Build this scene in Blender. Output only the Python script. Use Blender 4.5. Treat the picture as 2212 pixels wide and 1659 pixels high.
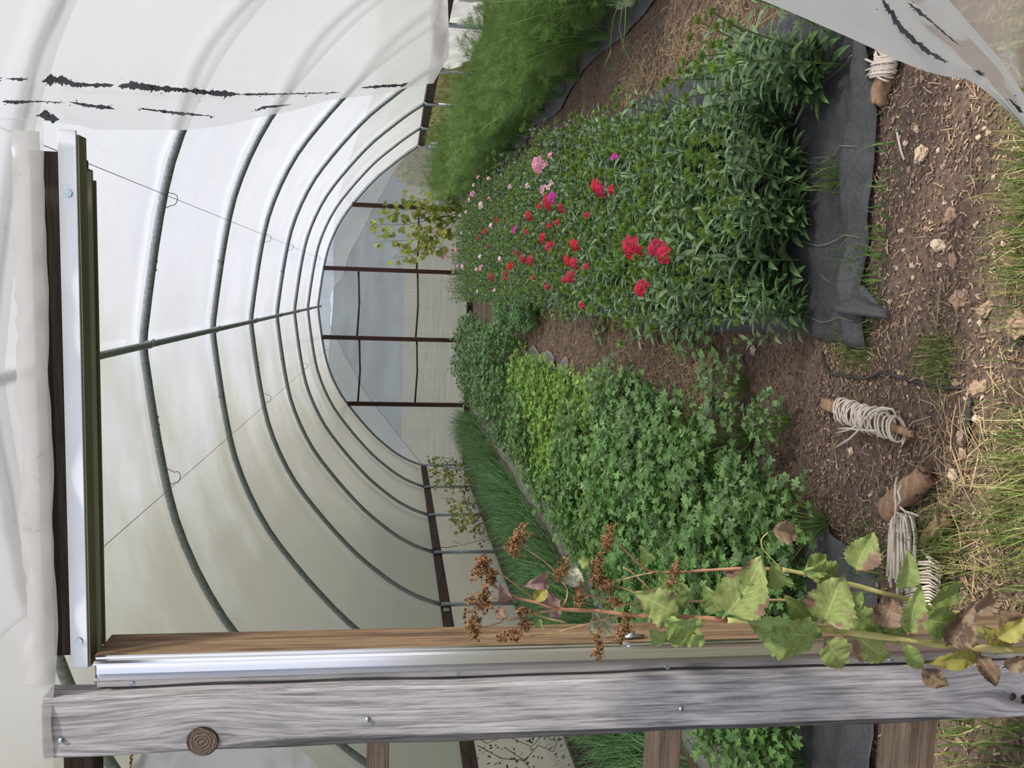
import bpy, math, random
from mathutils import Vector, noise, Matrix
R = random.Random
PI = math.pi
S = bpy.context.scene
COL = S.collection
for o in list(bpy.data.objects): bpy.data.objects.remove(o)

# ------------------------------------------------------------ camera (phone held sideways: image left is up)
PITCH, YAW, ROLL, EYE, F = 0.13998, 0.10978, 0.01808, 1.4, 1800.0
Wv = Vector((-math.sin(YAW)*math.cos(PITCH), math.cos(YAW)*math.cos(PITCH), -math.sin(PITCH)))
r0 = Vector((math.cos(YAW), math.sin(YAW), 0)); u0 = r0.cross(Wv)
Rv = r0*math.cos(ROLL)+u0*math.sin(ROLL); Uv = u0*math.cos(ROLL)-r0*math.sin(ROLL)
cam = bpy.data.objects.new('camera', bpy.data.cameras.new('camera')); COL.objects.link(cam)
m = Matrix((-Uv, Rv, -Wv)).transposed().to_4x4(); m.translation = Vector((0, 0, EYE))
cam.matrix_world = m
cam.data.sensor_width = 36; cam.data.lens = 36*F/2212; cam.data.clip_start = .02; cam.data.clip_end = 2000
S.camera = cam

# ------------------------------------------------------------ world, sun, exposure
S.view_settings.view_transform = 'Standard'; S.view_settings.look = 'None'
S.view_settings.gamma = 1; S.view_settings.use_curve_mapping = False
S.view_settings.exposure = 0.40
w = bpy.data.worlds.new('sky'); S.world = w; w.use_nodes = True
nt = w.node_tree; nt.nodes.clear()
tc = nt.nodes.new('ShaderNodeTexCoord'); nz = nt.nodes.new('ShaderNodeTexNoise'); cr = nt.nodes.new('ShaderNodeValToRGB')
bg = nt.nodes.new('ShaderNodeBackground'); ow = nt.nodes.new('ShaderNodeOutputWorld')
nz.inputs['Scale'].default_value = 2.2; nz.inputs['Detail'].default_value = 4
cr.color_ramp.elements[0].position = .38; cr.color_ramp.elements[0].color = (.62, .70, .90, 1)
cr.color_ramp.elements[1].position = .62; cr.color_ramp.elements[1].color = (1, .98, .99, 1)
nt.links.new(tc.outputs['Generated'], nz.inputs['Vector']); nt.links.new(nz.outputs['Fac'], cr.inputs['Fac'])
nt.links.new(cr.outputs['Color'], bg.inputs['Color']); nt.links.new(bg.outputs['Background'], ow.inputs['Surface'])
bg.inputs['Strength'].default_value = 1.25
sd = bpy.data.lights.new('sun', 'SUN'); so = bpy.data.objects.new('sun', sd); COL.objects.link(so)
sd.energy = 4.6; sd.angle = math.radians(5); sd.color = (1, .94, .84)
so.rotation_euler = Vector((.62, -.30, .80)).to_track_quat('Z', 'Y').to_euler()
S.cycles.transparent_max_bounces = 24; S.cycles.max_bounces = 10; S.cycles.diffuse_bounces = 4
S.cycles.transmission_bounces = 6; S.cycles.caustics_refractive = False; S.cycles.caustics_reflective = False
S.cycles.use_denoising = True

# ------------------------------------------------------------ placing helpers
def ray(x, y): return Wv + Rv*((1659-y-829.5)/F) - Uv*((x-1106)/F)
def at(x, y, Y):
    d = ray(x, y); return Vector((0, 0, EYE)) + d*(Y/d.y)
def gnd(x, y, z=0.0):
    d = ray(x, y); return Vector((0, 0, EYE)) + d*((z-EYE)/d.z)

def tag(o, label=None, cat=None, group=None, kind=None):
    if label: o['label'] = label
    if cat: o['category'] = cat
    if group: o['group'] = group
    if kind: o['kind'] = kind
    return o
def empty(name, loc, rz=0, label=None, cat=None, group=None):
    o = bpy.data.objects.new(name, None); COL.objects.link(o)
    o.location = loc; o.rotation_euler = (0, 0, rz); o.empty_display_size = .05
    return tag(o, label, cat, group)

class MB:
    def __init__(s): s.v = []; s.f = []; s.mi = []; s.k = 0
    def face(s, *i): s.f.append(i); s.mi.append(s.k)
    def tube(s, pts, rad, n=6, cap=True):
        pts = [Vector(p) for p in pts]; b = len(s.v); N = len(pts)
        if not hasattr(rad, '__len__'): rad = [rad]*N
        up = None
        for i, p in enumerate(pts):
            t = (pts[min(i+1, N-1)]-pts[max(i-1, 0)])
            t = t.normalized() if t.length > 1e-9 else Vector((0, 0, 1))
            if up is None: up = t.orthogonal().normalized()
            up = (up - t*up.dot(t)); up = up.normalized() if up.length > 1e-6 else t.orthogonal().normalized()
            q = t.cross(up)
            for j in range(n):
                a = 2*PI*j/n; s.v.append(p+(up*math.cos(a)+q*math.sin(a))*rad[i])
        for i in range(N-1):
            for j in range(n):
                k = (j+1) % n; s.face(b+i*n+j, b+i*n+k, b+(i+1)*n+k, b+(i+1)*n+j)
        if cap:
            s.face(*[b+j for j in range(n)][::-1]); s.face(*[b+(N-1)*n+j for j in range(n)])
        return s
    def box(s, c, d, rot=None, bev=0):
        c = Vector(c); b = len(s.v)
        for z in (-1, 1):
            for y in (-1, 1):
                for x in (-1, 1):
                    p = Vector((x*d[0]/2, y*d[1]/2, z*d[2]/2))
                    if rot: p = rot @ p
                    s.v.append(c+p)
        for q in ((0, 2, 3, 1), (4, 5, 7, 6), (0, 1, 5, 4), (2, 6, 7, 3), (0, 4, 6, 2), (1, 3, 7, 5)): s.face(*[b+i for i in q])
        return s
    def ribbon(s, pts, wid, side):
        b = len(s.v); N = len(pts)
        for p, w_ in zip(pts, wid): s.v += [p-side*w_, p+side*w_]
        for i in range(N-1): s.face(b+2*i, b+2*i+1, b+2*i+3, b+2*i+2)
    def leaf(s, base, d, up, L, W, curl=.3, fold=.25, segs=5, shape=None, ser=0, twist=0):
        """blade along d, bending away from up, folded along the midrib"""
        d = d.normalized(); side = d.cross(up)
        side = side.normalized() if side.length > 1e-5 else d.orthogonal().normalized()
        nrm = side.cross(d); b = len(s.v); p = Vector(base); a = 0
        for i in range(segs+1):
            t = i/segs
            w_ = (shape(t) if shape else math.sin(PI*min(.98, t*.93+.07))**.8)*W/2
            if ser: w_ *= 1+ser*(1 if i % 2 else -1)
            if i == segs: w_ = W*.01
            dd = d*math.cos(a)-nrm*math.sin(a); nn = nrm*math.cos(a)+d*math.sin(a)
            sd_ = side*math.cos(twist*t)+nn*math.sin(twist*t); nn2 = nn*math.cos(twist*t)-side*math.sin(twist*t)
            s.v += [p-sd_*w_+nn2*w_*fold, p.copy(), p+sd_*w_+nn2*w_*fold]
            p = p+dd*L/segs; a += curl/segs
        for i in range(segs):
            q = b+3*i
            s.face(q, q+1, q+4, q+3); s.face(q+1, q+2, q+5, q+4)
    def outline(s, c, d, up, pts, L, cup=.15):
        """flat lobed leaf: fan from the base; pts in leaf space (across, along)"""
        d = d.normalized(); side = d.cross(up)
        side = side.normalized() if side.length > 1e-5 else d.orthogonal().normalized()
        nrm = side.cross(d); b = len(s.v)
        s.v.append(Vector(c)+d*.45*L)
        for x, y in pts: s.v.append(Vector(c)+side*x*L+d*y*L-nrm*(y*y*cup*L-abs(x)*.25*L))
        n = len(pts)
        for i in range(n): s.face(b, b+1+i, b+1+(i+1) % n)
    def mesh(s, name, mats, smooth=True):
        me = bpy.data.meshes.new(name); me.from_pydata([tuple(v) for v in s.v], [], s.f)
        for m_ in (mats if isinstance(mats, (list, tuple)) else [mats]): me.materials.append(m_)
        me.polygons.foreach_set('material_index', s.mi)
        if smooth: me.polygons.foreach_set('use_smooth', [True]*len(me.polygons))
        me.update(); return me
    def build(s, name, mats, parent=None, smooth=True, loc=None, bev=0):
        if bev:
            pass
        o = bpy.data.objects.new(name, s.mesh(name, mats, smooth)); COL.objects.link(o)
        if parent: o.parent = parent
        if loc is not None: o.location = loc
        if bev:
            mo = o.modifiers.new('bevel', 'BEVEL'); mo.width = bev; mo.segments = 2; mo.limit_method = 'ANGLE'
        return o
def inst(name, me, parent=None, loc=(0, 0, 0), rz=0, sc=1):
    o = bpy.data.objects.new(name, me); COL.objects.link(o); o.parent = parent
    o.location = loc; o.rotation_euler = (0, 0, rz); o.scale = (sc,)*3
    return o
def kids(o): return [c for c in bpy.data.objects if c.parent == o]
def rv(r, s=1): return Vector((r.uniform(-1, 1), r.uniform(-1, 1), r.uniform(-1, 1)))*s
def shift(mb, fn):
    mb.v = [fn(v) for v in mb.v]; return mb

# ------------------------------------------------------------ materials
class M:
    def __init__(s, name):
        s.m = bpy.data.materials.new(name); s.m.use_nodes = True; s.t = s.m.node_tree; s.t.nodes.clear()
        s.out = s.n('OutputMaterial')
    def n(s, t, **k):
        o = s.t.nodes.new('ShaderNode'+t)
        for a, v in k.items():
            if hasattr(o, a): setattr(o, a, v)
            else:
                i = o.inputs[a.replace('_', ' ')]
                i.default_value = (*v, 1) if isinstance(v, tuple) and len(v) == 3 and i.type == 'RGBA' else v
        return o
    def l(s, a, b): s.t.links.new(a, b)
    def coord(s, scale=(1, 1, 1), kind='Object'):
        c = s.n('TexCoord'); mp = s.n('Mapping'); mp.inputs['Scale'].default_value = scale
        s.l(c.outputs[kind], mp.inputs['Vector']); return mp.outputs['Vector']
    def noise(s, vec, scale, detail=4, rough=.55, dist=0):
        o = s.n('TexNoise'); o.inputs['Scale'].default_value = scale; o.inputs['Detail'].default_value = detail
        o.inputs['Roughness'].default_value = rough; o.inputs['Distortion'].default_value = dist
        s.l(vec, o.inputs['Vector']); return o.outputs['Fac']
    def ramp(s, fac, stops):
        o = s.n('ValToRGB'); e = o.color_ramp.elements
        while len(e) > 2: e.remove(e[0])
        for i, (p, c) in enumerate(stops):
            q = e[i] if i < 2 else e.new(p)
            q.position = p; q.color = (*c, 1) if len(c) == 3 else c
        s.l(fac, o.inputs['Fac']); return o.outputs['Color']
    def mix(s, f, a, b, mode='MIX'):
        o = s.n('MixRGB', blend_type=mode)
        for v, i in ((f, 0), (a, 1), (b, 2)):
            if isinstance(v, (float, int)): o.inputs[i].default_value = v
            elif isinstance(v, tuple): o.inputs[i].default_value = (*v, 1)
            else: s.l(v, o.inputs[i])
        return o.outputs[0]
    def math(s, op, a, b=0.0):
        o = s.n('Math', operation=op)
        for v, i in ((a, 0), (b, 1)):
            if isinstance(v, (float, int)): o.inputs[i].default_value = v
            else: s.l(v, o.inputs[i])
        return o.outputs[0]
    def bsdf(s, col, rough=.7, metal=0, spec=.3, bump=None, bs=.3, bd=.002):
        o = s.n('BsdfPrincipled'); o.inputs['Metallic'].default_value = metal
        o.inputs['Specular IOR Level'].default_value = spec
        for v, i in ((col, 'Base Color'), (rough, 'Roughness')):
            if isinstance(v, (float, int)): o.inputs[i].default_value = v
            elif isinstance(v, tuple): o.inputs[i].default_value = (*v, 1)
            else: s.l(v, o.inputs[i])
        if bump is not None:
            b = s.n('Bump'); b.inputs['Strength'].default_value = bs; b.inputs['Distance'].default_value = bd
            s.l(bump, b.inputs['Height']); s.l(b.outputs[0], o.inputs['Normal'])
        return o.outputs[0]
    def done(s, sh): s.l(sh, s.out.inputs[0]); return s.m
    def mixs(s, f, a, b):
        o = s.n('MixShader')
        if isinstance(f, (float, int)): o.inputs[0].default_value = f
        else: s.l(f, o.inputs[0])
        s.l(a, o.inputs[1]); s.l(b, o.inputs[2]); return o.outputs[0]

def leafmat(name, c1, c2, rough=.5, trans=.3, scale=9, spots=None, vary=.2, spec=.35, isle=.38):
    q = M(name); v = q.coord((1, 1, 1))
    n1 = q.noise(v, scale, 3)
    col = q.ramp(n1, [(.35, c1), (.65, c2)])
    oi = q.n('ObjectInfo')
    hs = q.n('HueSaturation'); q.l(col, hs.inputs['Color'])
    ge = q.n('NewGeometry'); isl = q.math('ADD', q.math('MULTIPLY', ge.outputs['Random Per Island'], isle*2), 1-isle)
    q.l(q.math('MULTIPLY', q.math('ADD', q.math('MULTIPLY', oi.outputs['Random'], vary*2), 1-vary), isl), hs.inputs['Value'])
    q.l(q.math('ADD', q.math('MULTIPLY', oi.outputs['Random'], .02), .49), hs.inputs['Hue'])
    col = hs.outputs[0]
    if spots:
        col = q.mix(q.ramp(q.noise(v, spots[0], 3, .6), [(spots[1], (0, 0, 0)), (spots[1]+.06, (1, 1, 1))]), col, spots[2])
    p = q.bsdf(col, rough, spec=spec)
    t = q.n('BsdfTranslucent'); q.l(col, t.inputs['Color'])
    return q.done(q.mixs(trans, p, t.outputs[0]))

def plain(name, c1, c2=None, rough=.6, metal=0, scale=20, spec=.3, bs=.2, bd=.001, stretch=(1, 1, 1)):
    q = M(name); v = q.coord(stretch); n1 = q.noise(v, scale, 4)
    col = q.ramp(n1, [(.35, c1), (.65, c2 or c1)])
    return q.done(q.bsdf(col, rough, metal, spec, n1, bs, bd))

def woodmat(name, axis, dark, mid, light, scale=1.0, knots=(), rough=.8, bs=.6):
    """grain along one object axis, bent around knots given in object space (x, y, z, radius)"""
    q = M(name); c = q.n('TexCoord'); vec = c.outputs['Object']
    for (kx, ky, kz, kr) in knots:
        sub = q.n('VectorMath', operation='SUBTRACT'); q.l(vec, sub.inputs[0]); sub.inputs[1].default_value = (kx, ky, kz)
        scl = q.n('VectorMath', operation='MULTIPLY'); q.l(sub.outputs[0], scl.inputs[0])
        s3 = [1, .3, 1]; s3[axis] = .45; scl.inputs[1].default_value = s3
        ln = q.n('VectorMath', operation='LENGTH'); q.l(scl.outputs[0], ln.inputs[0])
        g = q.math('POWER', 2.718, q.math('MULTIPLY', q.math('MULTIPLY', ln.outputs['Value'], ln.outputs['Value']), -1/(kr*kr*2.2)))
        msk = [1, 0, 1]; msk[axis] = 0
        mm = q.n('VectorMath', operation='MULTIPLY'); q.l(sub.outputs[0], mm.inputs[0]); mm.inputs[1].default_value = msk
        sc = q.n('VectorMath', operation='SCALE'); q.l(mm.outputs[0], sc.inputs[0]); q.l(q.math('MULTIPLY', g, -.78), sc.inputs['Scale'])
        ad = q.n('VectorMath', operation='ADD'); q.l(vec, ad.inputs[0]); q.l(sc.outputs[0], ad.inputs[1]); vec = ad.outputs[0]
    def st(k):
        mp = q.n('Mapping'); a = [1, 1, 1]; a[axis] = k; mp.inputs['Scale'].default_value = a
        q.l(vec, mp.inputs['Vector']); return mp.outputs['Vector']
    n1 = q.noise(st(.05), 62*scale, 5, .6, .3)
    n2 = q.noise(st(.035), 260*scale, 4, .75)
    n3 = q.noise(st(.5), 5, 3)
    n4 = q.noise(st(.012), 26*scale, 2, .5, .25)
    col = q.ramp(n1, [(.3, dark), (.5, mid), (.72, light)])
    col = q.mix(.5, col, q.ramp(n2, [(.38, dark), (.58, light)]))
    crack = q.ramp(n4, [(.335, (0, 0, 0)), (.36, (1, 1, 1))])
    col = q.mix(.75, col, crack, 'MULTIPLY')
    col = q.mix(.5, col, q.ramp(n3, [(.3, (.68, .66, .64)), (.7, (1, 1, 1))]), 'MULTIPLY')
    h = q.math('ADD', n1, q.math('MULTIPLY', crack, .8))
    return q.done(q.bsdf(col, rough, 0, .2, h, bs, .003))

def filmmat(name, tint, trans=.35, blur=0.0, dirt=0.0, gloss=.08, dirtcol=(.35, .32, .22), bump=.25, milk=None, leftshade=False, streaky=0):
    """polyethylene sheet: part clear, part milky, a little gloss; dirt specks sit on it"""
    q = M(name); v = q.coord((1, 1, 1))
    big = q.noise(v, 1.6, 4, .6, .4)
    tl = q.n('BsdfTranslucent'); df = q.n('BsdfDiffuse')
    tcol = milk or tint
    col = q.ramp(big, [(.3, tuple(a*.93 for a in tcol)), (.7, tcol)])
    if dirt:
        d1 = q.ramp(q.noise(q.coord((1, .35, 1)), 22, 5, .75), [(.62, (0, 0, 0)), (.72, (1, 1, 1))])
        d2 = q.ramp(q.noise(v, 1.3, 2), [(.45, (0, 0, 0)), (.75, (1, 1, 1))])
        col = q.mix(q.math('MULTIPLY', q.mix(1.0, d1, d2, 'MULTIPLY'), dirt), col, dirtcol)
    if leftshade:   # left-half shade painted into the film colour, deepening towards the hip
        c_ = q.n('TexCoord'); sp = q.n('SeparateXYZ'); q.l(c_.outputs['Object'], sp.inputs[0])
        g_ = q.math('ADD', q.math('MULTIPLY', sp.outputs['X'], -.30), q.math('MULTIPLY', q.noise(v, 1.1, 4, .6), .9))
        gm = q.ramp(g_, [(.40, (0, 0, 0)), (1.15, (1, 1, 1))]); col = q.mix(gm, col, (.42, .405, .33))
    q.l(col, tl.inputs['Color']); q.l(col, df.inputs['Color'])
    milky = q.mixs(.22, tl.outputs[0], df.outputs[0])
    if blur:
        tr = q.n('BsdfRefraction'); tr.inputs['IOR'].default_value = 1.04; tr.inputs['Roughness'].default_value = blur
        tr.inputs['Color'].default_value = (*tint, 1)
        tr2 = q.n('BsdfTransparent'); tr2.inputs['Color'].default_value = (*tint, 1)
        clear = q.mixs(.3, tr.outputs[0], tr2.outputs[0])
    else:
        tr = q.n('BsdfTransparent'); tr.inputs['Color'].default_value = (*tint, 1); clear = tr.outputs[0]
    fac = q.math('ADD', trans-.1, q.math('MULTIPLY', q.noise(v, 3.1, 3), .2))
    if leftshade: fac = q.math('MULTIPLY', fac, q.math('SUBTRACT', 1.0, q.math('MINIMUM', q.math('MULTIPLY', gm, 1.5), .93)))
    if streaky:   # hanging water marks and scuffs
        sn = q.noise(q.coord((14, 14, .5)), 1.6, 5, .7, .2); fac = q.math('SUBTRACT', q.math('ADD', fac, .13), q.math('MULTIPLY', sn, streaky))
    body = q.mixs(fac, milky, clear)
    gl = q.n('BsdfGlossy'); gl.inputs['Roughness'].default_value = .22; gl.inputs['Color'].default_value = (.9, .9, .9, 1)
    b = q.n('Bump'); b.inputs['Strength'].default_value = bump; b.inputs['Distance'].default_value = .02
    q.l(q.noise(q.coord((1, .6, 1)), 5, 3, .5, .6), b.inputs['Height']); q.l(b.outputs[0], gl.inputs['Normal'])
    q.l(b.outputs[0], df.inputs['Normal'])
    fr = q.n('Fresnel'); fr.inputs['IOR'].default_value = 1.35
    return q.done(q.mixs(q.math('ADD', q.math('MULTIPLY', fr.outputs[0], .5), gloss*.4), body, gl.outputs[0]))

GALV = plain('galvanised_pipe', (.17, .20, .21), (.30, .33, .35), .45, .25, 60, .5, .15, .0006, (1, .4, 1))
BOLT = plain('bolt_steel', (.30, .38, .42), (.5, .56, .6), .3, .9, 300)
WIRE = plain('fence_wire', (.10, .10, .10), (.2, .2, .2), .5, .6)
DARKWOOD = woodmat('dark_stained_wood_upright', 2, (.018, .009, .008), (.045, .022, .018), (.09, .05, .04))
DARKWOODY = woodmat('dark_stained_wood_lengthwise', 1, (.02, .012, .010), (.055, .034, .028), (.11, .08, .07))
DARKWOODX = woodmat('dark_stained_wood_crosswise', 0, (.018, .012, .010), (.045, .032, .026), (.09, .07, .06))
TANX = woodmat('treated_pine_crosswise', 0, (.07, .045, .028), (.17, .12, .08), (.28, .21, .15))
TANZ = woodmat('treated_pine_upright', 2, (.05, .03, .018), (.15, .095, .055), (.26, .18, .11), .8)
ALU = plain('aluminium_channel', (.60, .60, .62), (.80, .80, .82), .2, 1, 40, .5, .10, .0006, (1, 1, .02))
ROOF = filmmat('roof_film', (.97, .98, 1.0), .29, 0, .7, .10, (.30, .27, .17), milk=(.82, .83, .88), leftshade=True)
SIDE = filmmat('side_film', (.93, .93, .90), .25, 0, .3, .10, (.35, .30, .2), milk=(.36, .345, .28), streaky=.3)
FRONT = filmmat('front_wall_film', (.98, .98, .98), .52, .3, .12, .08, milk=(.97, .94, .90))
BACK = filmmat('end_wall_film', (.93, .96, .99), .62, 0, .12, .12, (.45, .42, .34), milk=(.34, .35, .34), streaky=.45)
BACKUP = filmmat('end_wall_overlap_film', (.97, .98, .97), .40, 0, .15, .14, milk=(.78, .79, .76), bump=.6)
FLAP = filmmat('door_flap_film', (.93, .95, .95), .10, .3, .04, .12, milk=(.70, .72, .72))
FLAPC = filmmat('door_flap_clear_film', (.95, .95, .93), .55, .28, .1, .12, milk=(.75, .73, .68))
CRINK = filmmat('crinkled_film', (.95, .95, 1), .15, 0, 0, .5, milk=(.80, .80, .84), bump=1.0)
MILDEW = plain('black_mildew', (.012, .012, .018), (.035, .035, .045), .8)
EDGE = plain('film_edge_fold', (.55, .50, .36), (.68, .63, .48), .6)

# ------------------------------------------------------------ the tunnel: X0 = centre line, hoops every 1.75 m
X0 = -0.35
PROF = [(2.9, .97), (2.82, 1.13), (2.70, 1.32), (2.55, 1.52), (2.36, 1.74), (2.13, 1.955), (1.87, 2.17), (1.6, 2.365), (1.3, 2.52), (1.0, 2.63), (.7, 2.695), (.4, 2.742), (.15, 2.775), (0, 2.79)]
def profile(off=0.0):
    L = []
    for dx, z in PROF:
        zz = z - (.09 if dx > 2.85 else .03 if dx > 2.75 else 0)
        L.append((X0-dx-off*dx/2.9, zz+off*(z/2.79)))
    Rr = []
    for dx, z in PROF[:-1][::-1]:
        zz = z + (.09 if dx > 2.85 else .05 if dx > 2.75 else .02 if dx > 2.6 else 0)
        Rr.append((X0+dx+off*dx/2.9, zz+off*(z/2.79)))
    return L+Rr
HY = [1.39+1.75*k+(.07 if k == 0 else 0) for k in range(9)]
ORD = ['front end wall', 'doorway', 'second bay from the door', 'third bay from the door', 'middle of the tunnel', 'middle of the tunnel, one bay farther', 'third from the back wall', 'next to the back wall', 'back end wall']
def hoop(k, Y):
    root = empty('greenhouse_hoop', (X0, Y, 0), 0, 'grey galvanised pipe hoop ' + ['at the front end wall, hidden mostly by film', 'seen blurred through the front film above the door', 'nearest whole arch inside the doorway', 'second whole arch seen from the doorway', 'third whole arch seen from the doorway', 'fourth whole arch, halfway down the tunnel', 'fifth whole arch from the doorway', 'sixth arch, just before the back wall', 'bent against the film of the back wall'][k], 'hoop', 'pipe hoops of the tunnel')
    P = profile()
    jit = .012*math.sin(k*2.7)
    pts = [Vector((x-X0, jit*(z-1), z)) for x, z in P]
    # smoothed arch
    q = []
    for i in range(len(pts)-1):
        for t in (0, .5):
            a, b_, c, d = pts[max(i-1, 0)], pts[i], pts[i+1], pts[min(i+2, len(pts)-1)]
            q.append(.5*((2*b_)+(c-a)*t+(2*a-5*b_+4*c-d)*t*t+(3*b_-a-3*c+d)*t**3))
    q.append(pts[-1])
    MB().tube(q, .0225, 12).build('arch_pipe', GALV, root)
    for s_, e in ((0, pts[0]), (1, pts[-1])):
        MB().tube([(e.x, e.y, e.z+.01), (e.x, e.y, -.06)], .0225, 12).build('ground_leg', GALV, root)
    for sx in (-1, 1):
        x = sx*(.46 if (k+sx) % 2 else .52); z = 2.787-abs(x)*.115
        dirv = Vector((1, 0, -.14*sx)).normalized()
        c = Vector((x, jit, z)); MB().tube([c-dirv*.006, c+dirv*.006], .0245, 12).build('pipe_seam', GALV, root)
        MB().tube([c-dirv*.05*sx+Vector((0, 0, -.016)), c-dirv*.05*sx+Vector((0, 0, -.026))], .007, 6).build('bolt', BOLT, root)
    return root
for k, Y in enumerate(HY): hoop(k, Y)

# ridge purlin with clamps at each hoop
rp = empty('ridge_pipe', (X0, 1.39, 2.746), 0, 'long straight galvanised pipe running along the peak of the tunnel', 'pipe')
MB().tube([(0, 0, 0), (0, 14.0, 0)], .0185, 10).build('pipe', GALV, rp)
for k in range(9):
    b = MB(); b.tube([(0, HY[k]-1.39-.085, 0), (0, HY[k]-1.39-.055, 0)], .0235, 10)
    b.tube([(.02, HY[k]-1.39-.07, -.012), (.03, HY[k]-1.39-.07, -.03)], .005, 6); b.build('clamp', BOLT, rp)

def cyl_film(name, prof, y0, y1, mat, ny, wob, seed):
    b = MB(); n = len(prof); pr = []
    for i in range(n-1):
        for t in (0, .34, .67): pr.append((prof[i][0]*(1-t)+prof[i+1][0]*t, prof[i][1]*(1-t)+prof[i+1][1]*t))
    pr.append(prof[-1]); n = len(pr)
    for j in range(ny+1):
        y = y0+(y1-y0)*j/ny
        ph = ((y-1.39)/1.75) % 1; sag = -wob*math.sin(PI*ph)**.7
        for i, (x, z) in enumerate(pr):
            c = Vector((x-X0, 0, z-.6)).normalized()
            wv = noise.noise(Vector((x*.9+seed, y*.8, z)))*.012
            b.v.append(Vector((x, y, z))+c*(sag+wv))
    for j in range(ny):
        for i in range(n-1): b.face(j*n+i, j*n+i+1, (j+1)*n+i+1, (j+1)*n+i)
    return tag(b.build(name, mat), kind='structure')
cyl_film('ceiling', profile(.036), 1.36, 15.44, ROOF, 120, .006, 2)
# left side film below the hip board, continuing to the ground
def sheet(name, mat, fn, nu, nv, parent=None, kind=None):
    b = MB()
    for j in range(nv+1):
        for i in range(nu+1): b.v.append(Vector(fn(i/nu, j/nv)))
    for j in range(nv):
        for i in range(nu): a = j*(nu+1)+i; b.face(a, a+1, a+nu+2, a+nu+1)
    o = b.build(name, mat, parent)
    if kind: tag(o, kind=kind)
    return o
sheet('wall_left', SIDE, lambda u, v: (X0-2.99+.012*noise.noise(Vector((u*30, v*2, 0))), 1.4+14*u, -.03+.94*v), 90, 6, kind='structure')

# hip boards
bl = empty('hip_board', (X0-2.945, 1.4, .83), 0, 'weathered dark brown board running along the left side wall below the hoops', 'board', 'hip boards')
MB().box((-.0, 7, 0), (.04, 14.0, .11)).build('board', DARKWOODY, bl, False, bev=.004)
for Y, kx in ((5.0, 0), (8.55, 0)):
    MB().tube([(.016, Y+1.1, .0), (.0215, Y+1.1, 0)], .016, 10).build('knot', plain('board_knot', (.25, .10, .04), (.4, .2, .1)), bl)
MB().box((.03, HY[4]-1.4-.1, .0), (.004, .11, .06)).build('steel_strap', ALU, bl, False)
br = empty('hip_board', (X0+2.945, 1.4, 1.0), 0, 'black looking board along the right side wall above the fennel', 'board', 'hip boards')
MB().box((0, 7, 0), (.04, 14.0, .12)).build('board', DARKWOODY, br, False, bev=.004)
t = MB(); c = Vector((X0-2.87, HY[5], .86))
t.tube([c+Vector((.0, -.03, .02)), c+Vector((.03, 0, 0)), c+Vector((0, .03, -.02))], .006, 5); t.tube([c, c+Vector((.05, -.10, .16))], .005, 5)
t.tube([c+Vector((.03, 0, 0)), c+Vector((.05, -.06, -.15)), c+Vector((.06, -.02, -.28))], .004, 5)
tag(t.build('cable_tie', plain('black_plastic', (.01, .01, .01))), 'black tie knotted round a hoop leg at the left hip board', 'tie')

# crinkled rolled-up side curtain on the right
def crink(u, v):
    y = 1.6+8.6*u; n_ = noise.noise(Vector((y*5+v*2, v*1.4, 3)))
    sag = .16*(1-u)**.6+.10*math.sin(u*9)
    return (X0+2.97+.05*n_, y, .97-v*(.22+sag+.12*abs(noise.noise(Vector((y*1.3, 0, 9)))))+.01*n_)
sheet('wall_right', CRINK, crink, 150, 14, kind='structure')
sheet('wall_right', SIDE, lambda u, v: (X0+2.99, 1.5+6.4*u, -.02+.95*v+.0*u), 20, 4, kind='structure')
# corner braces at the back
for xa, xb, lab in ((X0-2.86, X0-2.50, 'thin diagonal pipe brace in the back left corner'), (X0+2.9, X0+2.85, 'thin diagonal pipe brace in the back right corner')):
    tag(MB().tube([(xa, 15.3, .95), (xb, 13.0, -.05)], .018, 8).build('pipe_brace', GALV), lab, 'pipe')

# lengthwise wires with hooks
for sx, lab, hk in ((.80, 'thin wire strung along the right half of the roof through small hooks', (2, 4, 5, 7)), (-.76, 'thin wire strung along the left half of the roof through small hooks', (2, 4, 6, 8))):
    x = X0+sx; z = 2.60 if sx > 0 else 2.585
    tag(MB().tube([(x, 1.40, z+.01), (x, 8, z-.0), (x, 15.3, z+.03)], .0016, 5).build('roof_wire', WIRE), lab, 'wire')
    for k in hk:
        b = MB(); pts = []
        for i in range(11):
            a = -1.9+3.8*i/10; pts.append((0.0+.032*math.sin(a)*1.0, .012*math.sin(a*2), -.022-.022*math.cos(a)))
        pts = [(-.052, 0, .03)]+pts+[(.052, 0, .03)]
        b.tube(pts, .0022, 6)
        o = b.build('wire_hook', WIRE, None, True, (x, HY[k], 2.648))
        tag(o, 'small bent spring wire hook holding the %s roof wire to %s hoop' % ('right' if sx > 0 else 'left', {2: 'the nearest', 4: 'the third', 5: 'the fourth', 6: 'the fifth', 7: 'the sixth', 8: 'the last'}[k]), 'hook', 'wire hooks')

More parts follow.
